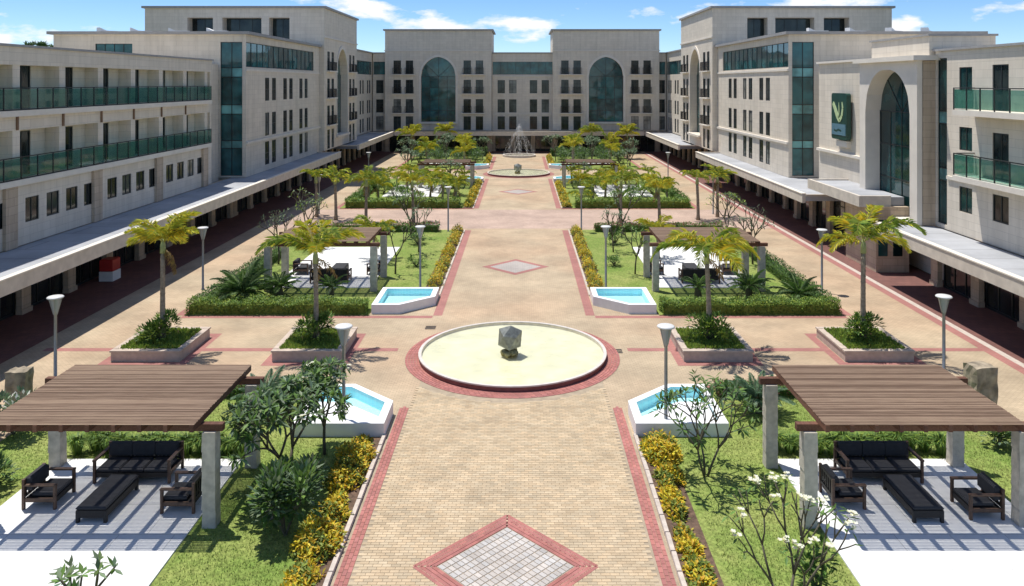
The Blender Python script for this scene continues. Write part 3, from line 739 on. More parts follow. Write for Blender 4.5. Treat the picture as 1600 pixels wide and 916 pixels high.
solid(b, 'coping', 'cap', [fbox(F, ur(yb)-0.1, ur(ya), 13.3, 13.42, -3, 0.14)])
solid(b, 'string_course', 'white', [fbox(F, ur(42.9), ur(ya), 6.2, 6.38, 0.002, 0.1)])
solid(b, 'wing_core', 'stone', [(XR+0.33, 42, ya, 60.98, 3.36, 13.2), (25.0, 42, ya+0.01, 60.97, 0, 3.35), (27.0, 42, 60.99, Y0-0.35, 0, 13.2)])
ground_floor(Fr(XR+0.1, 34, -pi/2), b, ur(44.0), ur(ya)-0.3)

# ---- arched entrance pavilion and sign wall
b = thing('entrance_pavilion', 'projecting stone entrance pavilion with tall deep pointed arch', 'building', (25, 48, 0))
F = Fr(22.95, 47.95, -pi/2)
hs_ = [hole(-2.9, 2.9, 3.4, 12.3, 'arch', spring=9.7, depth=1.1, glass='glass')]
wall(F, -3.75, 3.75, 3.36, 12.8, hs_, b, mat='white', depth=0.3)
Fs = Fr(23.45, 44.2, 0); wall(Fs, -0.2, 0.54, 3.36, 12.78, [], b, mat='stone2', name='return_wall', depth=0.3)
wall(Fr(23.45, 51.7, pi), -0.54, 0.2, 3.36, 12.78, [], b, mat='stone2', name='return_wall', depth=0.3)
solid(b, 'cornice', 'white', [(22.6, 24.6, 43.9, 52.0, 12.8, 13.08)])
solid(b, 'attic', 'stone', [(23.7, 27.5, 44.3, 51.6, 13.08, 14.2)]); solid(b, 'coping', 'cap', [(23.6, 27.6, 44.2, 51.7, 14.2, 14.32)])
Fg = Fr(23.8, 57, -pi/2)
wall(Fg, -4.0, 5.28, 3.36, 13.0, [], b, mat='stone', name='sign_wall')
solid(b, 'ledge', 'white', [fbox(Fg, -3.9, 5.2, 6.25, 6.45, 0.002, 0.25)]); solid(b, 'coping', 'white', [fbox(Fg, -4.05, 5.2, 13.0, 13.15, -0.5, 0.2)])
solid(b, 'sign_bracket', 'white', [fbox(Fg, 0.1, 1.9, 6.9, 7.35, 0.002, 0.3)])
ground_floor(Fr(24.0, 57, -pi/2), b, -9.0, 5.0)
solid(b, 'low_roof', 'deck', [(23.76, 26.9, 61.1, Y0-0.02, 3.0, 3.33)])
solid(b, 'vestibule', 'stone2', [(21.9, 23.9, 47.0, 51.4, 0, 3.98)])
for x in (22.3, 23.2): solid(b, 'vestibule_window', 'glass', [(x-0.28, x+0.28, 46.96, 46.995, 1.0, 3.2)])
b = thing('entrance_canopy', 'raised flat entrance canopy with pale top below the pointed arch', 'canopy', (22.5, 51, 0))
solid(b, 'roof_slab', 'deck', [(21.15, 23.79, 47.4, 55.5, 4.0, 4.52)]); solid(b, 'fascia', 'fascia', [(20.95, 21.14, 47.2, 55.7, 3.95, 4.62), (21.15, 22.9, 47.2, 47.39, 3.95, 4.62), (21.15, 23.79, 55.51, 55.7, 3.95, 4.62)])

# hotel sign
sg_ = thing('hotel_sign', 'dark green box sign with pale leaf-like emblem on the stone wall', 'sign', (23.5, 56.0, 7.4))
sg_.rotation_euler = (0, 0, -pi/2)
mb = MB(); pr = []
for cx_, cz_, a0 in ((1.1, 3.15, 0), (-1.1, 3.15, pi/2), (-1.1, 0.25, pi), (1.1, 0.25, 1.5*pi)):
    for i in range(5): t = a0+pi/2*i/4; pr.append((cx_+0.22*cos(t), cz_+0.22*sin(t)))
n = len(pr); mb.add([(x, 0.14, z) for x, z in pr]+[(x, -0.18, z) for x, z in pr], [tuple(range(n)), tuple(range(2*n-1, n-1, -1))]+[(i, n+i, n+(i+1) % n, (i+1) % n) for i in range(n)])
mb.build('sign_box', 'sign', sg_)
MB().box(-1.2, 1.2, -0.21, -0.185, 0.35, 1.15).build('lower_panel', 'signblue', sg_)
em = MB()
def stroke(pts, w0):
    for i in range(len(pts)-1):
        (x0, z0, a), (x1, z1, b_) = pts[i], pts[i+1]
        d = Vector((x1-x0, z1-z0)).normalized(); nx, nz_ = -d.y, d.x
        q = [(x0-nx*a*w0, z0-nz_*a*w0), (x1-nx*b_*w0, z1-nz_*b_*w0), (x1+nx*b_*w0, z1+nz_*b_*w0), (x0+nx*a*w0, z0+nz_*a*w0)]
        em.add([(x, -0.215, z) for x, z in q]+[(x, -0.185, z) for x, z in q], [(0, 1, 2, 3), (3, 2, 6, 7), (1, 0, 4, 5)])
stroke([(-1.0, 2.65, 0.9), (-0.6, 2.2, 1.1), (-0.2, 1.7, 1.2), (0.15, 1.35, 0.8)], 0.17)
stroke([(0.15, 1.35, 0.8), (0.55, 1.75, 1.0), (0.72, 2.3, 0.8), (0.6, 2.75, 0.3)], 0.14)
stroke([(0.0, 1.55, 0.6), (0.1, 2.1, 0.7), (0.05, 2.7, 0.3)], 0.1)
em.build('emblem', 'signlight', sg_)
em = MB(); stroke([(-0.8, 0.7, 1), (-0.4, 0.62, 1), (0.0, 0.74, 1), (0.5, 0.66, 1)], 0.07); em.build('dark_mark', 'sign', sg_)

# ---- canopies over the arcades
def canopy(label, x0, x1, y0, y1, edge):
    """edge: which side carries the fascia: 'x+','x-','y-'"""
    c = thing('arcade_canopy', label, 'canopy', ((x0+x1)/2, (y0+y1)/2, 0)); L = tuple(-v for v in c.location)
    solid(c, 'roof_slab', 'deck', [(x0, x1, y0, y1, 3.0, 3.34)])
    f = {'x+': (x1+0.002, x1+0.25, y0, y1), 'x-': (x0-0.25, x0-0.002, y0, y1), 'y-': (x0, x1, y0-0.25, y0-0.002)}[edge]
    solid(c, 'fascia', 'fascia', [(*f, 2.86, 3.5)])
    g = {'x+': (x1-0.03, x1+0.29, y0, y1), 'x-': (x0-0.29, x0+0.03, y0, y1), 'y-': (x0, x1, y0-0.29, y0+0.03)}[edge]
    solid(c, 'coping', 'white', [(*g, 3.503, 3.56)])
    e = []
    if edge[0] == 'x':
        for y in (y0, y1): e.append((x0+0.01, x1-0.04, y-0.1, y+0.1, 3.35, 3.49))
        solid(c, 'end_kerb', 'fascia', e)
    return c
canopy('long flat arcade canopy with pale fascia in front of the balcony wing', -24.65, -20.85, 20, 90, 'x+')
canopy('short flat arcade canopy by the link block past the balcony wing', -24.8, -20.85, 100, 127, 'x+')
canopy('flat arcade canopy in front of the hotel wing with square windows', 20.85, 23.9, 20, 44.6, 'x-')
canopy('flat arcade canopy between the entrance canopy and the corner tower', 20.85, 23.75, 55.8, 90, 'x-')
canopy('short flat arcade canopy by the link block past the hotel sign', 20.85, 24.8, 100, 127, 'x-')
canopy('wide flat arcade canopy along the back building', -20.5, 20.5, 127.3, 129.6, 'y-')

# ================================================================== FOUNTAINS, POOLS, PLANTERS
def sculpture(x, y, z, label, sc=0.86):
    t = thing('fountain_sculpture', label, 'sculpture', (x, y, z)); rr = random.Random(5)
    # cube stood on a corner, corners cut away: hexagonal outline
    import bmesh
    bm = bmesh.new(); bmesh.ops.create_icosphere(bm, subdivisions=1, radius=0.64*sc)
    bmesh.ops.transform(bm, matrix=Matrix.Rotation(0.3, 4, 'Z') @ Matrix.Rotation(0.25, 4, 'X'), verts=bm.verts)
    for v in bm.verts: v.co = Vector((v.co.x*0.95, v.co.y*0.95, v.co.z*1.05))*rr.uniform(0.9, 1.1)+Vector((0, 0, 0.88*sc))
    bmesh.ops.bisect_plane(bm, geom=list(bm.verts)+list(bm.edges)+list(bm.faces), plane_co=(0, 0, 0.45*sc), plane_no=(0, 0.25, -1), clear_outer=True)
    me = bpy.data.meshes.new('faceted_body'); bm.to_mesh(me); bm.free(); me.materials.append(M['sculpt'])
    link('faceted_body', me, t)
    for i in range(9):
        a = 2*pi*i/9+rr.uniform(-.2, .2); r = rr.uniform(0.15, 0.36)*sc
        me = rock_mesh(rr.uniform(0.17, 0.27)*sc, rr.randrange(999), 'rock'); link('rock', me, t, (r*cos(a), r*sin(a), rr.uniform(0.1, 0.3)*sc), a)
    return t
def rock_mesh(r, seed, mat, flat=0.8):
    import bmesh
    rr = random.Random(seed); bm = bmesh.new(); bmesh.ops.create_icosphere(bm, subdivisions=2, radius=r)
    offs = [(Vector((rr.uniform(-1, 1), rr.uniform(-1, 1), rr.uniform(-1, 1))).normalized(), rr.uniform(0.6, 0.92)*r) for _ in range(9)]
    for v in bm.verts:
        for d, c in offs:
            e = v.co.dot(d)
            if e > c: v.co -= d*(e-c)*0.9
        v.co *= rr.uniform(0.95, 1.05); v.co.z *= flat
    me = bpy.data.meshes.new('rock'); bm.to_mesh(me); bm.free(); me.materials.append(M[mat]); return me
def fountain(cy, label, slabel, bricks):
    f = thing('round_fountain', label, 'fountain', (0, cy, 0)); n = 72; r = 3.92
    MB().lathe([(r, 0.0), (r, 0.19)], n).build('outer_wall', 'redwall', f, smooth=True)
    MB().lathe([(r+0.03, 0.19), (r+0.03, 0.24), (r-0.10, 0.24), (r-0.10, 0.07)], n).build('rim', 'rimstone', f)
    MB().lathe([(r-0.09, 0.1), (0.01, 0.09)], n).build('basin', 'basin', f)
    MB().lathe([(r-0.103, 0.2), (0.01, 0.2)], n).build('water', 'waterf', f)
    mb = MB().lathe([(r+0.6, 0.006), (r+0.01, 0.006)], n)
    sculpture(-0.1, cy-0.3, 0.09, slabel)
    if bricks:
        ring = MB()
        for q in range(5):
            rr = r+0.06+q*0.115; k = int(2*pi*rr/0.225)
            for i in range(k):
                a = 2*pi*(i+0.5*(q % 2))/k; block(ring, rr*cos(a), cy+rr*sin(a), a+pi/2, 2*pi*rr/k-0.008, 0.106, 0.004, 0.02, pcol(RED))
        struct(ring.build('red_brick_ring', 'paver', plaza), 'stuff')
        struct(mb.build('ring_bed', 'bed', None, (0, cy, 0)))
    else: struct(mb.build('red_pavement_ring', 'redpave', None, (0, cy, 0)))
fountain(FC, 'wide round fountain with pale cream basin and red brick ring', 'faceted grey-green polyhedron on mossy rocks, in the fountain ringed by palm planters', True)
fountain(98.0, 'round cream fountain before the water jets and back building', 'faceted grey polyhedron in the fountain before the water jets', False)

def pool(s, cy, mirror, label, ledge):
    """corner pool; mirror=+1: chamfer on the far side (plot before fountain)"""
    t = thing('corner_pool', label, 'pool', (s*5.6, cy, 0))
    def tr(p): return (s*(p[0]-5.8), mirror*(p[1]-26.75))
    O = [(4.28, 25.1), (4.28, 26.9), (5.9, 28.4), (7.3, 28.4), (7.3, 25.1)]
    I = [(4.55, 25.37), (4.55, 26.78), (6.0, 28.13), (7.03, 28.13), (7.03, 25.37)]
    o, i_ = [tr(p) for p in O], [tr(p) for p in I]; n = 5
    if s*mirror > 0: o, i_ = o[::-1], i_[::-1]
    mb = MB(); z = 0.47
    vs = [(x, y, 0) for x, y in o]+[(x, y, z) for x, y in o]+[(x, y, z) for x, y in i_]+[(x, y, 0.02) for x, y in i_]
    fs = []
    for k in range(n):
        j = (k+1) % n; fs += [(k, j, n+j, n+k), (n+k, n+j, 2*n+j, 2*n+k)]
    mb.add(vs, fs).build('pool_wall', 'poolwhite', t)
    mb = MB()
    fs = [(2*n+k, 2*n+(k+1) % n, 3*n+(k+1) % n, 3*n+k) for k in range(n)]
    ins = [(x*0.995, y*0.995, zz) for (x, y, zz) in vs]
    mb.add(ins, fs).build('tiled_lining', 'pooltile', t)
    MB().add([(x, y, 0.1) for x, y in i_], [tuple(range(n))]).build('pool_floor', 'pooltile', t)
    if ledge:
        Lp = [tr(p) for p in ((4.57, 25.39), (4.57, 25.75), (6.0, 26.95), (7.0, 26.95), (7.0, 25.39))]
        MB().prism(Lp, 0.11, 0.41).build('dry_ledge', 'poolwhite', t)
    MB().add([(x*0.999, y*0.999, 0.35) for x, y in i_], [tuple(range(n))]).build('water', 'water', t)
NEAR = {1: 'the frangipani lawn', 2: 'the lawn before the cross path', 3: 'the lawn before the far fountain', 4: 'the lawn by the water jets'}
SD = {-1: 'balcony wing side', 1: 'arched entrance side'}
for s in (-1, 1):
    pool(s, 26.75, 1, 'raised white corner pool with broad white ledge, fountain approach, '+SD[s], True)
    pool(s, 40.2, -1, 'raised white corner pool of pale blue water beside clipped hedge, '+SD[s], False)
    pool(s, 91.0, 1, 'raised white corner pool just before the far fountain, '+SD[s], False)
    pool(s, 104.6, -1, 'raised white corner pool just past the far fountain, '+SD[s], False)

# ------------------------------------------------------------------ foliage helpers
def jit(c, v=0.25, rr=R):
    k = 1+rr.uniform(-v, v); return (c[0]*k*(1+rr.uniform(-.1, .1)), c[1]*k, c[2]*k*(1+rr.uniform(-.1, .1)))
def leaf(mb, p, d, L, wd, c, up=None, fold=0.15):
    """one leaf as a folded diamond"""
    d = Vector(d).normalized(); u = d.cross(up if up else Vector((0, 0, 1)))
    if u.length < 0.05: u = d.cross(Vector((1, 0, 0)))
    u.normalize(); nrm = u.cross(d); p = Vector(p); m = p+d*L*0.5
    mb.add([tuple(p), tuple(m+u*wd*0.5+nrm*wd*fold), tuple(p+d*L), tuple(m-u*wd*0.5+nrm*wd*fold)], [(0, 1, 2), (0, 2, 3)], 0, c)
def rdir(rr, zmin=-0.3):
    while True:
        v = Vector((rr.gauss(0, 1), rr.gauss(0, 1), rr.gauss(0, 1)))
        if v.length > 0.01:
            v.normalize()
            if v.z > zmin: return v
def hedge_mesh(lx, ly, h, n, cols, seed, ll=0.11, bump=0.12, inner=True, ragged=False):
    rr = random.Random(seed); mb = MB()
    ph = [rr.uniform(0, 6.28) for _ in range(6)]
    def hh(x, y): return h*(1+bump*(sin(x*2.1+ph[0])+0.7*sin(x*5.3+ph[1])+0.6*sin(y*3.7+ph[2]+x))+rr.uniform(-0.1, 0.08))
    if inner:
        dk = tuple(c*0.8 for c in cols[1]); mb.box(-lx/2+0.09, lx/2-0.09, -ly/2+0.09, ly/2-0.09, 0, h*0.72, 0, dk, 0.03)
    for i in range(n):
        x = rr.uniform(-lx/2, lx/2); y = rr.uniform(-ly/2, ly/2); top = hh(x, y)
        if ragged:
            g = sin(y*1.7+ph[0])+0.8*sin(y*4.1+ph[1])+0.6*sin(y*7.7+ph[5])
            hwid = lx/2*(0.62+0.2*g); top *= 0.8+0.28*g
            if abs(x) > hwid+rr.uniform(0, 0.12) or top < 0.06: continue
            edge = 1-(abs(x)/max(hwid, 0.05))**2*0.6; z = max(0.02, top*edge*rr.uniform(0.25, 1.0))
            clump = sin(y*2.9+ph[2])+sin(x*6+y*5.1+ph[3]); cc = rr.choice(cols[:4] if clump > -0.4 else cols[2:])
            leaf(mb, (x, y, z), rdir(rr), ll*rr.uniform(0.7, 1.5), ll*0.55, jit(cc, 0.3, rr)); continue
        if rr.random() < 0.55: z = top*rr.uniform(0.82, 1.0)
        else:
            z = rr.uniform(0.02, top*0.9)
            if rr.random() < lx/(lx+ly): y = rr.choice((-1, 1))*(ly/2-rr.uniform(0, 0.1)+0.05*sin(x*4+ph[3]))
            else: x = rr.choice((-1, 1))*(lx/2-rr.uniform(0, 0.1)+0.05*sin(y*4+ph[4]))
        leaf(mb, (x, y, z), rdir(rr), ll*rr.uniform(0.7, 1.4), ll*0.55, jit(rr.choice(cols), 0.3, rr))
    return mb.mesh('hedge', 'leaf')
GREEN = [(0.115, 0.205, 0.04), (0.145, 0.25, 0.05), (0.085, 0.165, 0.035)]
LIME = [(0.24, 0.34, 0.05), (0.30, 0.38, 0.06), (0.17, 0.27, 0.045)]
DARK = [(0.05, 0.105, 0.03), (0.07, 0.135, 0.04), (0.04, 0.085, 0.028)]
GREYG = [(0.14, 0.205, 0.115), (0.18, 0.24, 0.14), (0.10, 0.165, 0.085)]
GOLD = [(0.68, 0.53, 0.03), (0.62, 0.52, 0.04), (0.26, 0.32, 0.05), (0.60, 0.38, 0.03), (0.18, 0.24, 0.04), (0.14, 0.2, 0.04)]
YPALM = [(0.66, 0.60, 0.06), (0.50, 0.53, 0.07), (0.70, 0.56, 0.05), (0.45, 0.50, 0.07)]
BLUEG = [(0.15, 0.24, 0.15), (0.19, 0.29, 0.17), (0.11, 0.2, 0.1)]
def hedge(x, y, lx, ly, h, n, cols, seed, label, name='hedge', cat='hedge', group=None, ll=0.11, rz=0):
    fl = name == 'flower_border'
    return tag(link(name, hedge_mesh(lx*(1.25 if fl else 1), ly, h*(0.98 if fl else 1), int(n*(1.5 if fl else 1)), cols, seed, ll, inner=not fl, ragged=fl), None, (x, y, 0.02), rz), label, cat, group)
def frond_mesh(L, droop, nl, ll, lw, cols, seed, plumose=0.5, rachis=(0.3, 0.3, 0.08), e0=0.0):
    """frond leaving the origin along +X, drooping; tilt it with the object's rotation"""
    rr = random.Random(seed); mb = MB(); pts = []; p = Vector((0, 0, 0)); a = e0; n = 12
    for i in range(n+1):
        pts.append(p.copy()); a = e0-droop*(i/n)**1.5; p = p+Vector((cos(a), 0, sin(a)))*(L/n)
    mb.tube(pts, [0.022*(1-0.85*i/n)+0.003 for i in range(n+1)], 4, 0, rachis)
    for k in range(nl):
        t = 0.1+0.9*k/(nl-1); f = t*n; i = min(int(f), n-1); q = pts[i].lerp(pts[i+1], f-i); d = (pts[i+1]-pts[i]).normalized()
        prof = sin(pi*min(1, 0.12+0.9*t))**0.6
        for sd in (-1, 1):
            side = Vector((0, sd, 0)); nrm = d.cross(side)*(-sd)
            dr = (side*1.0+d*(0.55+0.5*t)+Vector((0, 0, rr.uniform(-plumose, plumose)-0.12))+nrm*0.0).normalized()
            c = jit(rr.choice(cols), 0.25, rr)
            l = ll*prof*rr.uniform(0.8, 1.15)
            tip = q+dr*l+Vector((0, 0, -0.28*l)); mid = q+dr*l*0.5; u = dr.cross(Vector((0, 0, 1))).normalized()*lw*0.5
            mb.add([tuple(q), tuple(mid+u), tuple(tip), tuple(mid-u)], [(0, 1, 2), (0, 2, 3)], 0, c)
    return mb.mesh('frond', 'leaf')
PF = [frond_mesh(2.1+0.25*i, 1.25+0.28*i, 70, 0.56, 0.058, YPALM if i < 3 else YPALM[1:2]+LIME, 40+i, 1.05) for i in range(4)]
PFg = [frond_mesh(2.1+0.2*i, 1.5+0.3*i, 30, 0.6, 0.1, LIME+YPALM[:2], 50+i, 0.6) for i in range(3)]
CF = [frond_mesh(1.15+0.15*i, 0.9+0.2*i, 26, 0.26, 0.045, GREEN if i < 2 else DARK, 60+i, 0.15, (0.1, 0.14, 0.05)) for i in range(3)]
CFb = [frond_mesh(1.15+0.15*i, 0.8+0.2*i, 24, 0.24, 0.05, BLUEG, 70+i, 0.15, (0.1, 0.14, 0.07)) for i in range(2)]
PFd = frond_mesh(1.9, 0.7, 34, 0.4, 0.05, [(0.30, 0.19, 0.08), (0.38, 0.26, 0.09)], 59, 0.9)
def palm(x, y, z, H, label, seed, fronds=PF, n=11, sc=1.0, group=None, wind=None, r=0.11):
    rr = random.Random(seed); t = thing('palm_tree', label, 'palm tree', (x, y, z), 0, group)
    lean = rr.uniform(-0.12, 0.12)
    pts = [(lean*(k/6)**2, 0, H*k/6) for k in range(7)]
    mb = MB(); mb.tube(pts, [r*1.35, r*1.05, r, r*0.92, r*0.9, r*0.88, r*0.85], 8)
    for k in range(1, int(H/0.25)):
        zz = k*0.25; xx = lean*(zz/H)**2; mb.lathe([(r*1.02, zz-0.015), (r*1.1, zz), (r*1.02, zz+0.015)], 8, xx, 0)
    mb.build('trunk', 'palmbark', t, smooth=True)
    MB().tube([(lean, 0, H), (lean, 0, H+0.35), (lean, 0, H+0.6)], [r*1.15, r*1.0, r*0.4], 8).build('crown_shaft', 'shaft', t, smooth=True)
    for i in range(n):
        a = 2*pi*i/n+rr.uniform(-0.22, 0.22); el = rr.choice((0.4, 0.7, 0.9, 1.2))+rr.uniform(-.12, .12)
        o = link('frond', rr.choice(fronds), t, (lean+0.05*cos(a), 0.05*sin(a), H+0.45+rr.uniform(0, 0.12)), rot=Euler((0, -el, a), 'XYZ'))
        k = sc*rr.uniform(0.76, 1.08); o.scale = (k, k, k)
    for i in range(rr.choice((0, 1, 1, 2))):
        o = link('dead_frond', PFd, t, (lean, 0, H+0.3), rot=Euler((0, 0.75+rr.uniform(-.2, .3), rr.uniform(0, 6.28)), 'XYZ')); o.scale = (sc*0.75,)*3
    return t
def cycad(x, y, z, label, seed, fr=CF, n=24, sc=1.0, stem=0.35, group=None, name='cycad', cat='cycad'):
    rr = random.Random(seed); t = thing(name, label, cat, (x, y, z), 0, group)
    MB().tube([(0, 0, 0), (0, 0, stem*0.5), (0, 0, stem)], [0.17, 0.19, 0.12], 8).build('stem', 'bark', t)
    for i in range(n):
        a = 2.399*i; el = 0.15+1.05*(i/n)+rr.uniform(-.1, .1)
        o = link('frond', rr.choice(fr), t, (0.05*cos(a), 0.05*sin(a), stem*0.92), rot=Euler((0, -el, a), 'XYZ')); k = sc*rr.uniform(0.85, 1.1); o.scale = (k, k, k)
    return t
def rosette(mb, p, d, rr, n, L, cols, wd=0.3):
    d = Vector(d).normalized(); u = d.orthogonal().normalized(); v = d.cross(u)
    for i in range(n):
        a = 2.399*i+rr.uniform(-.2, .2); e = rr.uniform(0.0, 0.9)
        dr = (u*cos(a)+v*sin(a))*cos(e)+d*sin(e)+Vector((0, 0, rr.uniform(-0.35, 0.1)))
        leaf(mb, Vector(p)+d*rr.uniform(-0.1, 0.06), dr, L*rr.uniform(0.75, 1.2), L*wd, jit(rr.choice(cols), 0.3, rr), Vector((0, 0, 1)), 0.12)
def frangipani(x, y, z, H, spread, label, seed, leaves=9, levels=4, cols=GREEN, flowers=0, L=0.3, group=None, trunks=1, name='frangipani_tree', cat='tree', thick=0.72):
    rr = random.Random(seed); t = thing(name, label, cat, (x, y, z), rr.uniform(0, 6), group)
    br = MB(); lf = MB(); tips = []
    def grow(p, d, ln, r, lev):
        q = p+d*ln; mid = (p+q)*0.5+Vector((rr.uniform(-.05, .05), rr.uniform(-.05, .05), 0))*ln
        br.tube([p, mid, q], [r, r*0.88, r*0.78], 6)
        if lev == 0: tips.append((q, d)); return
        k = rr.choice((2, 3, 3)) if lev > 1 else rr.choice((2, 2, 3)); a0 = rr.uniform(0, 6.28)
        for i in range(k):
            a = a0+2*pi*i/k+rr.uniform(-.4, .4); sp_ = spread*rr.uniform(0.7, 1.2)
            u = d.orthogonal().normalized(); v = d.cross(u)
            nd = (d+(u*cos(a)+v*sin(a))*sp_+Vector((0, 0, 0.12))).normalized()
            grow(q, nd, ln*rr.uniform(0.66, 0.86), r*0.74, lev-1)
    tot = sum(0.76**k for k in range(levels+1))
    for i in range(trunks):
        a = 2*pi*i/trunks; d0 = Vector((0.35*cos(a), 0.35*sin(a), 1)).normalized() if trunks > 1 else Vector((rr.uniform(-.1, .1), rr.uniform(-.1, .1), 1)).normalized()
        grow(Vector((0.06*cos(a), 0.06*sin(a), 0)) if trunks > 1 else Vector((0, 0, 0)), d0, H/tot*1.12, thick*(0.035*H**0.7+0.012), levels)
    br.build('trunk', 'bark', t, smooth=True)
    for (q, d) in tips:
        if leaves: rosette(lf, q, d, rr, max(1, int(leaves*rr.uniform(0.6, 1.3))), L, cols)
    if lf.v: lf.build('crown', 'leaf', t)
    rr.shuffle(tips)
    for (q, d) in tips[:flowers]:
        fm = MB()
        for j in range(6):
            c0 = q+d*0.06+Vector((rr.uniform(-.09, .09), rr.uniform(-.09, .09), rr.uniform(-.03, .09)))
            for k in range(5):
                a = 2*pi*k/5; leaf(fm, c0, (cos(a), sin(a), 0.45), 0.07, 0.06, (0.80, 0.80, 0.66) if k else (0.75, 0.68, 0.35))
        struct(fm.build('flower_cluster', 'leaf', t), 'stuff')
    return t
def shrub(x, y, z, r, h, n, cols, label, seed, ll=0.14, group=None, name='shrub', flowers=None, stems=True):
    rr = random.Random(seed); t = thing(name, label, 'shrub', (x, y, z), 0, group); lf = MB(); st = MB()
    cl = [(Vector((rr.uniform(-.6, .6)*r, rr.uniform(-.6, .6)*r, h*rr.uniform(0.35, 0.8))), rr.uniform(0.35, 0.6)) for _ in range(9)]
    for c, k in cl: st.tube([(0, 0, 0), tuple(c*0.5+Vector((0, 0, 0.05))), tuple(c)], [0.03, 0.022, 0.01], 5)
    for i in range(n):
        c, k = rr.choice(cl); d = rdir(rr, -0.5); p = c+Vector((d.x*r*k, d.y*r*k, d.z*h*0.33))*rr.uniform(0.55, 1.0)
        if p.z < 0.03: p.z = rr.uniform(0.03, 0.2)
        cc = rr.choice(flowers) if flowers and rr.random() < 0.12 and d.z > 0.1 else jit(rr.choice(cols), 0.35, rr)
        leaf(lf, p, (d+Vector((0, 0, 0.2))), ll*rr.uniform(0.7, 1.3), ll*0.45, cc)
    st.build('stems', 'bark', t); lf.build('foliage', 'leaf', t); return t
def grass_clump_mesh(r, h, n, cols, seed):
    rr = random.Random(seed); mb = MB()
    for i in range(n):
        a = rr.uniform(0, 6.28); b0 = Vector((cos(a), sin(a), 0))*r*0.25*rr.random(); d = Vector((cos(a), sin(a), 0)); u = Vector((-sin(a), cos(a), 0))*0.012
        k = rr.uniform(0.5, 1.0); hh_ = h*rr.uniform(0.7, 1.1); c = jit(rr.choice(cols), 0.3, rr)
        p1 = b0+d*r*0.35*k+Vector((0, 0, hh_*0.7)); p2 = b0+d*r*k+Vector((0, 0, hh_*(1.0-0.35*k)))
        mb.add([tuple(b0-u), tuple(b0+u), tuple(p1+u*1.3), tuple(p1-u*1.3), tuple(p2)], [(0, 1, 2, 3), (3, 2, 4)], 0, c)
    return mb.mesh('grass_clump', 'leaf')

# ------------------------------------------------------------------ planters
gc = [grass_clump_mesh(0.55, 0.75, 130, GREEN+LIME[:1], 90+i) for i in range(3)]
def planter(x, y, label, plabel, seed, H, wind):
    t = thing('stone_planter', label, 'planter', (x, y, 0)); hx, hy, wt, h = 1.42, 1.55, 0.22, 0.46
    for nm_, bx in (('long_side', [(-hx, hx, -hy, -hy+wt)]), ('long_side', [(-hx, hx, hy-wt, hy)]), ('short_side', [(-hx, -hx+wt, -hy+wt+0.003, hy-wt-0.003)]), ('short_side', [(hx-wt, hx, -hy+wt+0.003, hy-wt-0.003)])):
        mb = MB()
        for q in bx:
            mb.box(*q, 0, h-0.07); mb.box(q[0]-(0.04 if abs(q[0]) > 1.3 else 0), q[1]+(0.04 if abs(q[1]) > 1.3 else 0), q[2]-(0.04 if nm_ == 'long_side' and y else 0), q[3]+(0.04 if nm_ == 'long_side' else 0), h-0.068, h)
        mb.build(nm_, 'planter', t)
    MB().box(-hx+wt, hx-wt, -hy+wt, hy-wt, 0.0, 0.40).build('soil', 'soil', t)
    rr = random.Random(seed); gm = MB()
    for i in range(2600):
        gx, gy = rr.uniform(-hx+wt, hx-wt), rr.uniform(-hy+wt, hy-wt); leaf(gm, (gx, gy, 0.40), (rr.uniform(-.6, .6), rr.uniform(-.6, .6), 1), 0.16, 0.06, jit(rr.choice(LIME), 0.3, rr))
    struct(gm.build('ground_cover', 'leaf', t), 'stuff')
    g = shrub(x-0.05, y-0.15, 0.4, 0.85, 1.05, 900, GREEN+LIME[:1], 'dark spiky shrub round the palm trunk in planter, '+plabel, seed+3, 0.2)
    palm(x, y, 0.40, H, 'yellow-green palm growing in stone planter, '+plabel, seed, PF, 9, 1.0)
for s in (-1, 1):
    planter(s*8.5, 33.5, 'low stone planter beside the round fountain, '+SD[s], 'beside the round fountain, '+SD[s], 200+s, 3.3, 0)
    planter(s*15.15, 33.5, 'low stone planter beside the arcade path, '+SD[s], 'beside the arcade path, '+SD[s], 210+s, 3.75, 0)

# ================================================================== PLOTS
def kerb(s, y0, y1, stones):
    base = struct(MB().box(s*4.02, s*4.13, y0, y1, 0.0, 0.05).build('kerb', 'kerb'))
    if stones:
        sm = MB().box(-0.065, 0.065, -0.385, 0.385, 0.0, 0.06, 0, None, 0.01).mesh('kerb_stone', 'kerb'); y = y0+0.4
        while y < y1-0.3:
            link('kerb_stone', sm, base, (s*4.075, y, 0.048+R.uniform(0, 0.012)), R.uniform(-0.02, 0.02)); y += 0.79
def lawn(s, x0, x1, y0, y1):
    return struct(MB().box(s*x0, s*x1, y0, y1, 0.0, 0.035).build('lawn', 'lawn'))
def lawns(s, k, a, b):
    if k in (1, 3):
        c = 25.3 if k == 1 else 89.6; lawn(s, 4.13, 7.2, a, c); lawn(s, 7.2, 16.3, a, b)
    else:
        c = 41.7 if k == 2 else 106.1; lawn(s, 4.13, 7.2, c, b); lawn(s, 7.2, 16.3, a, b)
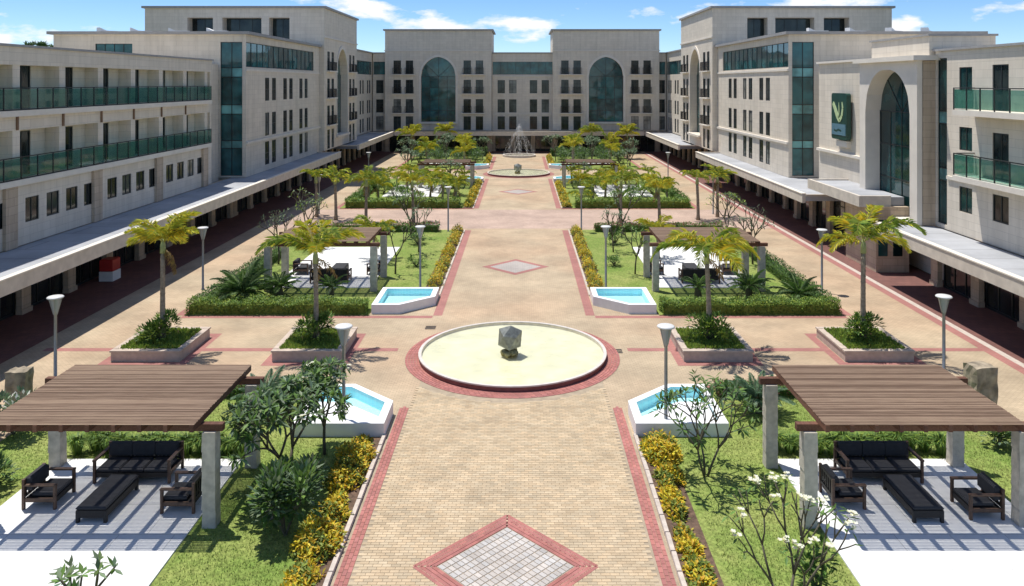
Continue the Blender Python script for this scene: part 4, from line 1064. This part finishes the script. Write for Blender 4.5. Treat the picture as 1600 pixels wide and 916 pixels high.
for s in (-1, 1):
    for k, (a, b_) in PLOTS.items():
        lawns(s, k, a, b_)
        lo, hi = a, b_
        if k in (1, 3): hi = 25.08 if k == 1 else 89.3
        else: lo = 41.9 if k == 2 else 106.3
        kerb(s, lo, hi, k == 1)
        struct(MB().box(s*4.14, s*5.0, lo, hi, 0.0, 0.042).build('soil_bed', 'soil'))
        # pads
        py0, py1 = {1: (15.9, 23.55), 2: (43.3, 54.0), 3: (78.0, 87.0), 4: (108, 116)}[k]
        pd = struct(MB().box(s*8.1, s*13.7, py0, py1, 0.0, 0.075).build('concrete_pad', 'concrete'))
        # flower border along the walkway
        fl_lo, fl_hi = lo+0.3, hi-0.2
        if k == 1: fl_lo = 15.0
        wd = 0.95 if k == 1 else 0.72
        if k == 1 and s > 0:
            hedge(s*4.5, (fl_lo+21.9)/2, 0.5, 21.9-fl_lo, 0.3, 2600, GOLD, 299, 'narrow sparse golden flower strip along the walkway on the entrance side', 'flower_border', 'flower bed', None, 0.12)
            fl_lo = 22.0
        ln = fl_hi-fl_lo
        hedge(s*(4.2+wd/2), (fl_lo+fl_hi)/2, wd, ln, 0.42 if k == 1 else 0.5, ({1: 6500, 2: 5000, 3: 2600, 4: 1600}[k] if not (k == 1 and s > 0) else 2600), GOLD, 300+k*2+s,
              ('golden yellow flower border edging ' + NEAR[k] + ', ' + ('balcony side' if s < 0 else 'entrance side')), 'flower_border', 'flower bed', None, 0.12 if k < 3 else 0.2)
# near plots: grass blades
rr = random.Random(3)
for s in (-1, 1):
    mb = MB()
    for i in range(42000):
        x = rr.uniform(5.2, 16.2); y = 15.5+13.3*rr.random()**1.3
        if 8.0 < x < 13.8 and y < 23.65: continue
        if x < 7.4 and y > 25.0: continue
        dry = sin(x*0.9+1.3*s)+sin(y*1.1+x*0.6)+0.8*sin(x*2.3-y*1.9)
        a = rr.uniform(0, 6.28); hgt = rr.uniform(0.03, 0.075); c = jit((0.32, 0.31, 0.11), 0.25, rr) if dry > 1.2 and rr.random() < 0.6 else jit((0.23, 0.315, 0.07) if rr.random() < 0.75 else (0.34, 0.34, 0.12), 0.25, rr)
        dx, dy = cos(a)*0.012, sin(a)*0.012; lx, ly = rr.uniform(-.03, .03), rr.uniform(-.03, .03)
        mb.add([(s*x-dx, y-dy, 0.03), (s*x+dx, y+dy, 0.03), (s*x+lx, y+ly, 0.03+hgt)], [(0, 1, 2)], 0, c)
    o = struct(mb.build('grass', 'leaf'), 'stuff')
    o['label'] = 'short green grass blades on the lawn, '+SD[s]

# ------------------------------------------------------------------ pergolas
slatm = {}
def pergola(x, y, label, detail=True, w_=5.1, d_=4.2):
    t = thing('pergola', label, 'pergola', (x, y, 0.0)); hw, hd = w_/2, d_/2
    slat = MB().box(-hw, hw, -0.020, 0.020, 0, 0.014).mesh('slat', 'slat')
    raf = MB().box(-0.05, 0.05, -hd, hd, 0, 0.17).mesh('rafter', 'beam'); bm_ = MB().box(-hw-0.55, hw+0.55, -0.09, 0.09, 0, 0.18).mesh('beam', 'beam')
    blk = MB().box(-0.18, 0.18, -0.18, 0.18, 0.0, 0.495, 0, None, 0.012).mesh('block', 'colstone')
    core = MB().box(-0.15, 0.15, -0.15, 0.15, 0, 2.5).mesh('column', 'colstone')
    for sx in (-1, 1):
        for sy in (-1, 1):
            c = link('column', core, t, (sx*(hw+0.22), sy*(hd-0.55), 0))
            if detail:
                for i in range(5): link('block', blk, c, (R.uniform(-.006, .006), R.uniform(-.006, .006), i*0.5+0.001), R.choice((0, pi/2, pi))+R.uniform(-.015, .015))
    for sy in (-1, 1): link('beam', bm_, t, (0, sy*(hd-0.55), 2.502))
    n = 9
    for i in range(n): link('rafter', raf, t, (-hw+0.06+(w_-0.12)*i/(n-1), 0, 2.683))
    p = 0.064 if detail else 0.1; n = int(d_/p)
    for i in range(n+1): link('slat', slat, t, (R.uniform(-.012, .012), -hd+0.04+(d_-0.08)*i/n, 2.854+R.uniform(0, 0.004)))
    return t
for s in (-1, 1):
    pergola(s*10.6, 21.65, 'brown slatted timber pergola over sofa on '+NEAR[1]+', '+SD[s], True, 5.4 if s < 0 else 5.1)
    pergola(s*10.7, 44.3, 'brown slatted timber pergola behind the corner pool and hedge, '+SD[s], True, 5.4)
    pergola(s*7.9, 86.0, 'brown slatted pergola on '+NEAR[3]+', '+SD[s], False, 5.2, 3.6)

# ------------------------------------------------------------------ furniture
fcache = {}
def rbox(mb, x0, x1, y0, y1, z0, z1, r=0.04):
    """cushion: box with a bevelled top and bottom"""
    lv = [(r, z0), (0, z0+r), (0, z1-r), (r, z1)]; vs = []
    for ins, z in lv:
        vs += [(x0+ins, y0+ins, z), (x1-ins, y0+ins, z), (x1-ins, y1-ins, z), (x0+ins, y1-ins, z)]
    fs = [(3, 2, 1, 0), (12, 13, 14, 15)]
    for k in range(3):
        for i in range(4): fs.append((k*4+i, k*4+(i+1) % 4, k*4+4+(i+1) % 4, k*4+4+i))
    mb.add(vs, fs)
def seat(kind, x, y, z, rz, label, group=None):
    """sofa / armchair, facing local -Y"""
    W, D, n = {'sofa': (2.2, 0.95, 3), 'armchair': (0.95, 0.92, 1)}[kind]
    t = thing('garden_'+kind, label, kind, (x, y, z), rz, group); hw, hd = W/2, D/2
    for sx in (-1, 1):
        for yy, hh_ in ((-hd+0.04, 0.62), (hd-0.04, 0.80)): MB().box(sx*(hw-0.035)-0.035, sx*(hw-0.035)+0.035, yy-0.035, yy+0.035, 0, hh_).build('leg', 'chairwood', t)
        MB().box(sx*(hw-0.035)-0.05, sx*(hw-0.035)+0.05, -hd, hd-0.08, 0.622, 0.665).build('arm_rest', 'chairwood', t)
        MB().box(sx*(hw-0.035)-0.02, sx*(hw-0.035)+0.02, -hd+0.08, hd-0.08, 0.2, 0.3).build('side_rail', 'chairwood', t)
    MB().box(-hw+0.075, hw-0.075, -hd+0.03, hd-0.08, 0.16, 0.3).build('seat_base', 'wicker', t)
    bk = MB()
    bk.box(-hw+0.072, hw-0.072, hd-0.07, hd-0.02, 0.72, 0.80); bk.box(-hw+0.072, hw-0.072, hd-0.07, hd-0.02, 0.3, 0.37)
    m_ = int((W-0.2)/0.11)
    for i in range(m_): xx = -hw+0.12+(W-0.24)*i/(m_-1); bk.box(xx-0.03, xx+0.03, hd-0.06, hd-0.03, 0.371, 0.719)
    bk.build('backrest', 'wicker', t)
    cw = (W-0.17)/n
    for i in range(n):
        x0 = -hw+0.085+i*cw
        c = MB(); rbox(c, x0+0.01, x0+cw-0.01, -hd+0.03, hd-0.24, 0.302, 0.43); c.build('seat_cushion', 'cushion', t)
        c = MB(); rbox(c, x0+0.01, x0+cw-0.01, hd-0.225, hd-0.075, 0.435, 0.84, 0.05); c.build('back_cushion', 'cushion', t)
    return t
def ottoman(x, y, z, label, rz=0, lx=0.8, ly=1.7):
    t = thing('wicker_bench', label, 'bench', (x, y, z), rz); hx, hy = lx/2, ly/2
    for sx in (-1, 1):
        for sy in (-1, 1): MB().box(sx*(hx-0.04)-0.04, sx*(hx-0.04)+0.04, sy*(hy-0.04)-0.04, sy*(hy-0.04)+0.04, 0, 0.3).build('leg', 'wicker', t)
    MB().box(-hx+0.005, hx-0.005, -hy+0.005, hy-0.005, 0.13, 0.32).build('frame', 'wicker', t)
    c = MB(); rbox(c, -hx, hx, -hy, hy, 0.322, 0.42); c.build('cushion', 'cushion', t)
PZ = 0.078
for s in (-1, 1):
    tt = 'under the pergola on '+('the balcony wing side' if s < 0 else 'the arched entrance side')
    seat('sofa', s*10.75, 22.55, PZ, 0, 'dark three-seat garden sofa facing the bench '+tt)
    ottoman(s*10.95+ (0.15 if s < 0 else 0), 20.95, PZ, 'long dark wicker bench before the sofa '+tt)
    seat('armchair', -12.55 if s < 0 else 9.15, 21.2, PZ, pi/2, 'dark armchair '+('farther from' if s < 0 else 'nearer')+' the walkway '+tt)
    seat('armchair', -8.75 if s < 0 else 12.55, 21.0 if s < 0 else 20.7, PZ, -pi/2, 'dark armchair '+('nearer' if s < 0 else 'farther from')+' the walkway '+tt)
    t2 = 'behind the corner pool hedge, '+SD[s]
    seat('sofa', s*10.6, 44.6, PZ, pi, 'dark garden sofa '+t2)
    seat('armchair', s*10.6-2.2, 46.6, PZ, pi/2, 'dark armchair '+('farther from' if s < 0 else 'nearer')+' the walkway, '+t2)
    seat('armchair', s*10.6+2.2, 46.6, PZ, -pi/2, 'dark armchair '+('nearer' if s < 0 else 'farther from')+' the walkway, '+t2)
    ottoman(s*10.6, 46.6, PZ, 'long dark wicker bench '+t2)

# ------------------------------------------------------------------ lamps
lm_ = (MB().lathe([(0.11, 0), (0.11, 0.02), (0.062, 0.05), (0.055, 2.75), (0.06, 2.78)], 12).mesh('post', 'lampmetal', True),
       MB().lathe([(0.05, 2.78), (0.09, 2.86), (0.12, 3.0), (0.205, 3.38)], 16).mesh('funnel', 'lampglass', True),
       MB().lathe([(0.22, 3.385), (0.285, 3.40), (0.295, 3.43), (0.26, 3.46), (0.01, 3.475)], 24).mesh('lamp_disc', 'lampwhite', True))
rib = MB()
for i in range(4): a = pi/2*i+0.4; rib.bar((0.06*cos(a), 0.06*sin(a), 2.76), (0.222*cos(a), 0.222*sin(a), 3.39), 0.012, 5)
ribm = rib.mesh('bracket', 'lampmetal')
for (x, y, wh) in ((-5.5, 25.6, 'by the ledge pool, balcony wing side'), (5.15, 25.6, 'by the ledge pool, arched entrance side'), (-17.2, 29.2, 'outside the lawn near the rough stone block, balcony wing side'), (16.3, 29.2, 'outside the lawn near the rough stone block, arched entrance side'),
                   (-17.4, 43.2, 'outside the clipped hedge corner, balcony wing side'), (16.9, 42.6, 'outside the clipped hedge corner, arched entrance side'), (-5.3, 43.4, 'behind the pale blue corner pool, balcony wing side'), (5.1, 43.4, 'behind the pale blue corner pool, arched entrance side'),
                   (-5.3, 59.9, 'at the cross path end of the flower border, balcony wing side'), (5.0, 59.9, 'at the cross path end of the flower border, arched entrance side'), (-17.4, 68, 'by the cross path and arcade, balcony wing side'), (17.2, 68, 'by the cross path and arcade, arched entrance side'), (-17.4, 90, 'by the arcade near the corner tower, balcony wing side'), (17.4, 90, 'by the arcade near the corner tower, arched entrance side')):
    t = thing('plaza_lamp', 'grey funnel-topped lamp post '+wh, 'lamp post', (x, y, 0.0 if abs(x) > 16.4 or y > 60.6 else 0.03), 0, 'plaza lamp posts')
    for nm_, me in zip(('post', 'funnel', 'lamp_disc', 'bracket'), (*lm_, ribm)): link(nm_, me, t)

# ------------------------------------------------------------------ stone blocks, boulder, kiosk
def roughblock(x, y, w_, d_, h, label, seed):
    rr = random.Random(seed); mb = MB(); nx = 5; nz = 7; ring = []
    vs = []; fs = []; per = [(-.5+i/4, -.5) for i in range(4)]+[(.5, -.5+i/4) for i in range(4)]+[(.5-i/4, .5) for i in range(4)]+[(-.5, .5-i/4) for i in range(4)]
    for k in range(nz+1):
        for (a, b) in per:
            j = 0.028; vs.append((a*w_+rr.uniform(-j, j), b*d_+rr.uniform(-j, j), h*k/nz+(rr.uniform(-j, j) if 0 < k else 0)))
    n = len(per)
    for k in range(nz):
        for i in range(n): fs.append((k*n+i, k*n+(i+1) % n, (k+1)*n+(i+1) % n, (k+1)*n+i))
    vs.append((0, 0, h+0.03)); top = len(vs)-1
    for i in range(n): fs.append((nz*n+i, nz*n+(i+1) % n, top))
    mb.add(vs, fs); return tag(mb.build('stone_block', 'pillar', None, (x, y, 0.03), 0.1), label, 'stone')
roughblock(16.25, 26.8, 0.78, 0.7, 1.72, 'upright rough brown stone block behind the pergola, arched entrance side', 4)
roughblock(-17.0, 26.8, 0.62, 0.6, 1.55, 'upright rough brown stone block behind the pergola, balcony wing side', 6)
tag(link('boulder', rock_mesh(0.45, 31, 'boulder', 0.7), None, (-6.35, 20.7, 0.2)), 'pitted grey tan boulder on the lawn beside the flower border', 'boulder')
k_ = thing('cooler_box', 'red box on white base standing by the arcade pilaster', 'cooler', (-23.7, 45.3, 0.006))
MB().box(-0.4, 0.4, -0.45, 0.45, 0.0, 0.55).build('base', 'poolwhite', k_); c = MB(); rbox(c, -0.38, 0.38, -0.43, 0.43, 0.553, 1.25, 0.05); c.build('lid', 'red', k_)

# ================================================================== PLANTING
def sd(s): return SD[s]
ORD = ['first', 'second', 'third', 'fourth', 'fifth', 'sixth', 'seventh', 'eighth', 'ninth', 'tenth', 'eleventh', 'twelfth', 'thirteenth', 'fourteenth', 'fifteenth', 'sixteenth']
for s in (-1, 1):
    # plot 1 back strip
    hedge(s*9.6, 28.5, 4.2, 0.7, 0.4, 2600, GREEN+DARK[:1]+[(0.22, 0.08, 0.06)], 401+s, 'low mixed hedge between ledge pool and lawn back edge, '+sd(s))
    hedge(s*14.2, 28.5, 3.6, 0.7, 0.35, 1600, GREYG+GREEN, 411+s, 'low grey-green hedge along the back edge near the rough stone block, '+sd(s))
    cycad(s*8.6, 27.0, 0.03, 'bluish green cycad beside the ledge pool, '+sd(s), 420+s, CFb, 26, 1.0, 0.55)
    x0 = 8.3
    for i in range(13):
        cx_ = s*(x0+0.42*i); o = link('grass_clump', gc[i % 3], None, (cx_, 24.05+R.uniform(-.15, .15), 0.03), R.uniform(0, 6)); o.scale = (0.95, 0.95, R.uniform(0.75, 1.1))
        tag(o, ORD[i]+' strappy grass clump behind the pergola sofa, counted from the walkway, '+sd(s), 'grass clump', 'strappy clumps behind the pergola, '+sd(s))
    # plot 2 hedges
    hedge(s*11.8, 38.85, 8.9, 1.0, 0.62, 8000, LIME+GREEN, 430+s, 'long clipped bright green hedge beside the pale blue corner pool, '+sd(s))
    hedge(s*15.8, 45.8, 0.9, 12.6, 0.6, 5200, GREEN+DARK, 440+s, 'long dark green hedge along the arcade side of the lawn, '+sd(s))
    hedge(s*11.0, 60.0, 10.0, 0.8, 0.6, 2600, GREEN+[(0.3, 0.1, 0.08)], 444+s, 'mixed hedge by the cross path behind the white pad, '+sd(s), ll=0.16)
    for i, (dx, dy, sc, st) in enumerate(((15.0, 40.9, 1.15, 0.3), (12.3, 40.6, 0.95, 0.9), (9.6, 40.5, 0.75, 0.9))):
        if s < 0 and i == 0: cycad(-14.2, 40.6, 0.03, 'large spreading cycad behind the hedge corner, '+sd(s), 450, CF, 34, 1.45, 0.5)
        else: cycad(s*dx, dy, 0.03, ['cycad on short stem at the hedge corner, ', 'cycad on dark stem in the middle behind the hedge, ', 'small cycad on dark stem behind the hedge near the pool, '][i]+sd(s), 451+i*3+s, CF, 22, sc, st)
    # slim trees in plots 2
    frangipani(s*7.2, 46.5, 0.03, 2.6, 0.5, 'slim young frangipani on the lawn behind the pale blue pool, '+sd(s), 470+s, 5, 3, GREEN, 0, 0.26)
    frangipani(s*6.6, 52.5, 0.03, 2.6, 0.5, 'thin frangipani on the lawn beside the white pad, '+sd(s), 474+s, 6, 3, GREYG, 0, 0.28)
    frangipani(s*7.8, 57.5, 0.03, 3.0, 0.5, 'leafy frangipani near the cross path hedge, '+sd(s), 478+s, 7, 3, GREYG+GREEN, 2, 0.3)
    frangipani(s*15.0, 49.0, 0.03, 3.1, 0.55, 'sparse bare-branched frangipani beside the arcade hedge, '+sd(s), 482+s, 3, 4, GREYG, 0, 0.25)
    frangipani(s*14.6, 54.0, 0.03, 3.3, 0.5, 'sparse grey frangipani beyond the pergola by the arcade path, '+sd(s), 486+s, 4, 4, GREYG+LIME, 0, 0.28)
    shrub(s*6.2, 48.5, 0.03, 0.6, 0.6, 350, GREEN, 'small green shrub on lawn behind the pale blue pool, '+sd(s), 490+s)
    shrub(s*7.0, 55.0, 0.03, 0.8, 0.8, 500, GREEN+DARK, 'rounded green shrub on lawn before the cross path, '+sd(s), 492+s, 0.16)
    palm(s*9.3, 50.5, 0.07, 1.3, 'small golden palm at the back of the white pad, '+sd(s), 496+s, PF, 9, 0.75, r=0.1)
    shrub(s*12.6, 41.3, 0.03, 0.9, 1.0, 700, GREEN+BLUEG, 'bushy green shrub between hedge and pergola, '+sd(s), 498+s, 0.2)
    # palms along the cross path
    for i, (dx, dy, H) in enumerate(((8.5, 63.5, 2.9), (11.6, 63.0, 2.5) if s > 0 else (12.4, 63.6, 3.0), (15.2, 65.0, 3.0), (17.2, 66.5, 2.9))):
        palm(s*dx, dy, 0.004, H, ['yellow palm by the cross path closest to the walkway, ', 'yellow palm second from the walkway on the cross path, ', 'green palm third from the walkway on the cross path, ', 'green palm closest to the arcade on the cross path, '][i]+sd(s), 500+i*2+s, PF if i < 2 else PFg, 9, 0.85, 'palms along the cross path', r=0.13)
    # plot 3
    hedge(s*10.6, 71.6, 10.6, 1.0, 0.75, 2600, LIME+GREEN, 520+s, 'bright hedge on the far edge of the cross path, '+sd(s), ll=0.2)
    hedge(s*15.7, 82, 0.9, 19, 0.7, 2600, GREEN, 524+s, 'long green hedge between arcade and the lawn before the far fountain, '+sd(s), ll=0.2)
    cnt = {}
    def nth(kind):
        cnt[kind] = cnt.get(kind, 0)+1; return ORD[cnt[kind]-1]
    for i in range(22):
        rr = random.Random(530+i+s*40); x = s*(5.9+((i*0.382) % 1)*9.8); y = 73.2+i*0.72
        if 8.0 < abs(x) < 13.8 and 79 < y < 84 and i % 2: continue
        if i % 3 == 1: shrub(x, y, 0.03, 1.0, 1.2, 420, LIME+GREEN[:1] if i % 2 else GREEN+GREYG[:1], nth('shrub')+' rounded shrub counted from the cross path towards the far fountain, '+sd(s), 540+i+s*40, 0.26, 'shrubs on the lawn before the far fountain, '+sd(s))
        else: palm(x, y, 0.03, rr.uniform(0.5, 1.3), nth('palm')+' short golden palm counted from the cross path towards the far fountain, '+sd(s), 560+i+s*40, PF if i % 3 else PFg, 9, 0.72, 'short palms on the lawn before the far fountain, '+sd(s), r=0.12)
    # white parasols / loungers between
    frangipani(s*6.5, 80, 0.03, 3.0, 0.5, 'grey-green frangipani beside the walkway past the cross path, '+sd(s), 570+s, 8, 3, GREYG, 3, 0.36)
    frangipani(s*12.8, 90, 0.03, 3.4, 0.5, 'grey-green frangipani behind the far pergola, '+sd(s), 574+s, 8, 3, GREYG, 2, 0.4)
    # plot 4 : dense shrubs and palms before the back building
    for i in range(18):
        rr = random.Random(600+i+s*30); x = s*(5.2+((i*0.382+0.2) % 1)*10.5); y = 104.8+i*0.88
        q = i % 4
        if q == 0: palm(x, y, 0.03, rr.uniform(1.6, 2.4), nth('jpalm')+' golden palm past the far fountain, counted towards the water jets, '+sd(s), 620+i+s*30, PF, 9, 0.9, 'palms beside the water jets, '+sd(s), r=0.13)
        elif q == 2: frangipani(x, y, 0.03, 3.2, 0.5, nth('jtree')+' grey-green frangipani past the far fountain, counted towards the water jets, '+sd(s), 640+i+s*30, 11, 3, GREYG, 3, 0.5, 'frangipanis beside the water jets, '+sd(s))
        else: shrub(x, y, 0.03, 1.4, 1.9, 480, GREYG+GREEN, nth('jshrub')+' tall rounded shrub past the far fountain, counted towards the water jets, '+sd(s), 660+i+s*30, 0.32, 'shrubs beside the water jets, '+sd(s))
    palm(s*16.5, 118, 0.0, 3.2, 'yellow palm at the corner of arcade and back canopy, '+sd(s), 680+s, PF, 11, 1.15, r=0.14)
    palm(s*11.6, 123.5, 0.0, 3.2, 'yellow palm before the arched back tower, '+sd(s), 684+s, PF, 11, 1.1, r=0.14)
    hedge(s*10.5, 121.6, 11, 1.2, 1.2, 1800, DARK+GREEN, 690+s, 'tall dark hedge before the back arcade, '+sd(s), ll=0.3)

# individual plants of the first lawns
frangipani(-6.4, 22.3, 0.03, 2.45, 0.55, 'leafy frangipani with forked trunk on the lawn near the ledge pool', 701, 15, 4, GREEN+GREYG, 6, 0.32, trunks=2)
frangipani(-5.7, 23.9, 0.03, 2.3, 0.5, 'leafy frangipani leaning over the ledge pool by the lamp post', 705, 15, 4, GREEN+GREYG, 5, 0.32)
shrub(-5.6, 19.6, 0.03, 0.72, 1.55, 1200, DARK[1:2]+GREYG+GREEN, 'tall dark leafy shrub beside the pitted boulder', 708, 0.24)
shrub(-5.7, 21.2, 0.03, 0.6, 1.2, 700, GREYG+GREEN, 'mid-sized grey-green shrub between frangipani and flower border', 709, 0.22)
frangipani(5.75, 22.6, 0.03, 2.3, 0.62, 'thin frangipani with sparse dark leaves before the ledge pool', 712, 8, 3, GREEN+DARK, 0, 0.3, trunks=3, thick=0.5)
frangipani(6.05, 16.4, 0.03, 2.3, 0.42, 'nearly leafless frangipani topped with white flower clusters', 715, 3, 3, GREEN, 17, 0.22, trunks=3, thick=0.5)
frangipani(-8.2, 15.2, 0.03, 1.7, 0.5, 'small leafy frangipani at the pad edge', 718, 8, 2, GREYG+GREEN, 0, 0.3)
shrub(-16.2, 25.3, 0.03, 0.8, 1.3, 700, GREYG, 'grey-green flowering shrub by the rough stone block', 721, 0.2, flowers=[(0.75, 0.75, 0.68)])
shrub(-14.7, 22.0, 0.03, 0.65, 0.7, 500, DARK+GREEN, 'low dark shrub beside the pad on the balcony wing side', 722, 0.18)
shrub(-14.9, 20.2, 0.03, 0.6, 0.6, 450, GREEN+DARK, 'low green shrub at the outer edge of the pad', 725, 0.18)
shrub(15.4, 24.4, 0.03, 0.5, 0.8, 350, GREYG+GREEN, 'small grey-green shrub by the rough stone block, entrance side', 723, 0.2)
shrub(6.9, 17.0, 0.03, 0.35, 1.3, 220, GREEN, 'slim green shrub beside the white-flowered frangipani', 724, 0.2)
# distant trees behind the balcony wing
for i, (x, y, h) in enumerate(((-76, 130, 14.6), (-84, 135, 14.0))):
    frangipani(x, y, 0, h, 0.42, ['bushy dark tree showing above the balcony wing roof', 'smaller dark tree tip above the balcony wing roof'][i], 730+i, 26, 5, DARK, 0, 1.0, name='distant_tree')

# ------------------------------------------------------------------ water jets
def jetmat():
    m, t, p = newmat('white_spray'); o = t.nodes['Material Output']
    tr = N(t, 'ShaderNodeBsdfTransparent'); df = N(t, 'ShaderNodeBsdfTranslucent'); df.inputs['Color'].default_value = (0.9, 0.92, 0.95, 1)
    d2 = N(t, 'ShaderNodeBsdfDiffuse'); d2.inputs['Color'].default_value = (0.9, 0.92, 0.95, 1)
    ms = N(t, 'ShaderNodeMixShader'); ms.inputs[0].default_value = 0.5; t.links.new(df.outputs[0], ms.inputs[1]); t.links.new(d2.outputs[0], ms.inputs[2])
    m2 = N(t, 'ShaderNodeMixShader'); m2.inputs[0].default_value = 0.55; t.links.new(tr.outputs[0], m2.inputs[1]); t.links.new(ms.outputs[0], m2.inputs[2])
    t.links.new(m2.outputs[0], o.inputs['Surface']); t.nodes.remove(p); return m
M['spray'] = jetmat()
rr = random.Random(77)
wj = thing('water_jets', 'fan of fine white water jets falling before the back building', 'water jet', (0, 121.5, 0))
MB().lathe([(2.6, 0.0), (2.6, 0.3), (2.35, 0.3), (2.35, 0.1), (0.02, 0.1)], 40).build('basin', 'rimstone', wj); MB().lathe([(2.36, 0.22), (0.02, 0.22)], 40).build('water', 'waterf', wj)
mb = MB()
for i in range(18):
    a = 2*pi*i/18; reach = 1.7+0.9*(i % 2); top = 4.6 if i % 2 == 0 else 3.9
    for k in range(34):
        t_ = (k+rr.random()*0.6)/34; t2 = t_
        x = reach*t2; zz = 0.25+top*4*(t2*0.86+0.14)*(1-(t2*0.86+0.14))*1.0 if t2 > 0.36 else 0.25+top*(0.35+1.8*t2)
        zz = 0.2+top*(1-(t2)**1.6)
        L_ = 0.16+0.12*t2; r_ = rr.uniform(0.008, 0.022)
        c0 = Vector((x*cos(a)+rr.gauss(0, .05+0.1*t2), x*sin(a)+rr.gauss(0, .05+0.1*t2), zz+rr.gauss(0, .06))); mb.bar(c0, c0+Vector((cos(a)*0.05, sin(a)*0.05, -L_)), r_, 3, 0.008, cap=False)
struct(mb.build('jet', 'spray', wj), 'stuff')
mb = MB()
for k in range(120): c0 = Vector((rr.gauss(0, .12), rr.gauss(0, .12), rr.uniform(0.3, 5.0))); mb.bar(c0, c0+Vector((0, 0, 0.22)), 0.022, 3, 0.008, cap=False)
struct(mb.build('jet', 'spray', wj), 'stuff')

# ------------------------------------------------------------------ roof terrace parasols
pm = (MB().lathe([(1.1, 2.05), (0.55, 2.28), (0.02, 2.45)], 8).mesh('canopy', 'canvas'), MB().bar((0, 0, 0), (0, 0, 2.1), 0.03).mesh('pole', 'lampmetal'))
pg_ = MB().box(-0.9, 0.9, -0.32, 0.32, 0.22, 0.34)
lg = pg_.box(-0.85, -0.75, -0.3, 0.3, 0, 0.22).box(0.75, 0.85, -0.3, 0.3, 0, 0.22).add([(-0.9, -0.32, 0.345), (-0.3, -0.32, 0.345), (-0.9, -0.32, 0.6), (-0.9, 0.32, 0.345), (-0.3, 0.32, 0.345), (-0.9, 0.32, 0.6)], [(0, 1, 2), (5, 4, 3), (1, 4, 5, 2), (0, 2, 5, 3)]).mesh('lounger', 'canvas')
for s in (-1, 1):
    for i, x in enumerate((27.5, 31.0, 34.5, 37.5)):
        o = link('sun_lounger', lg, None, (s*x, 71.0, 15.95), 0.3*i); tag(o, ORD[i]+' white lounger on the roof terrace, counted from the plaza, '+sd(s), 'sun lounger', 'loungers on the roof terrace, '+sd(s))

# drain grates in the paving
for (x, y, lab) in ((2.95, 33.2, 'small dark drain grate in the paving beside the round fountain'), (-5.4, 36.4, 'small dark drain grate in the paving before the pale blue corner pool')):
    g = MB(); g.box(-0.24, 0.24, -0.02, 0.02, 0, 0.012)
    for e in (-0.2, 0.2): g.box(-0.24, 0.24, e-0.03, e+0.03, 0, 0.012)
    for i in range(9): xx = -0.22+0.055*i; g.box(xx-0.012, xx+0.012, -0.17, 0.17, 0.002, 0.010)
    tag(g.build('drain_grate', 'rail', None, (x+1.5, y, 0.003)), lab, 'drain grate')
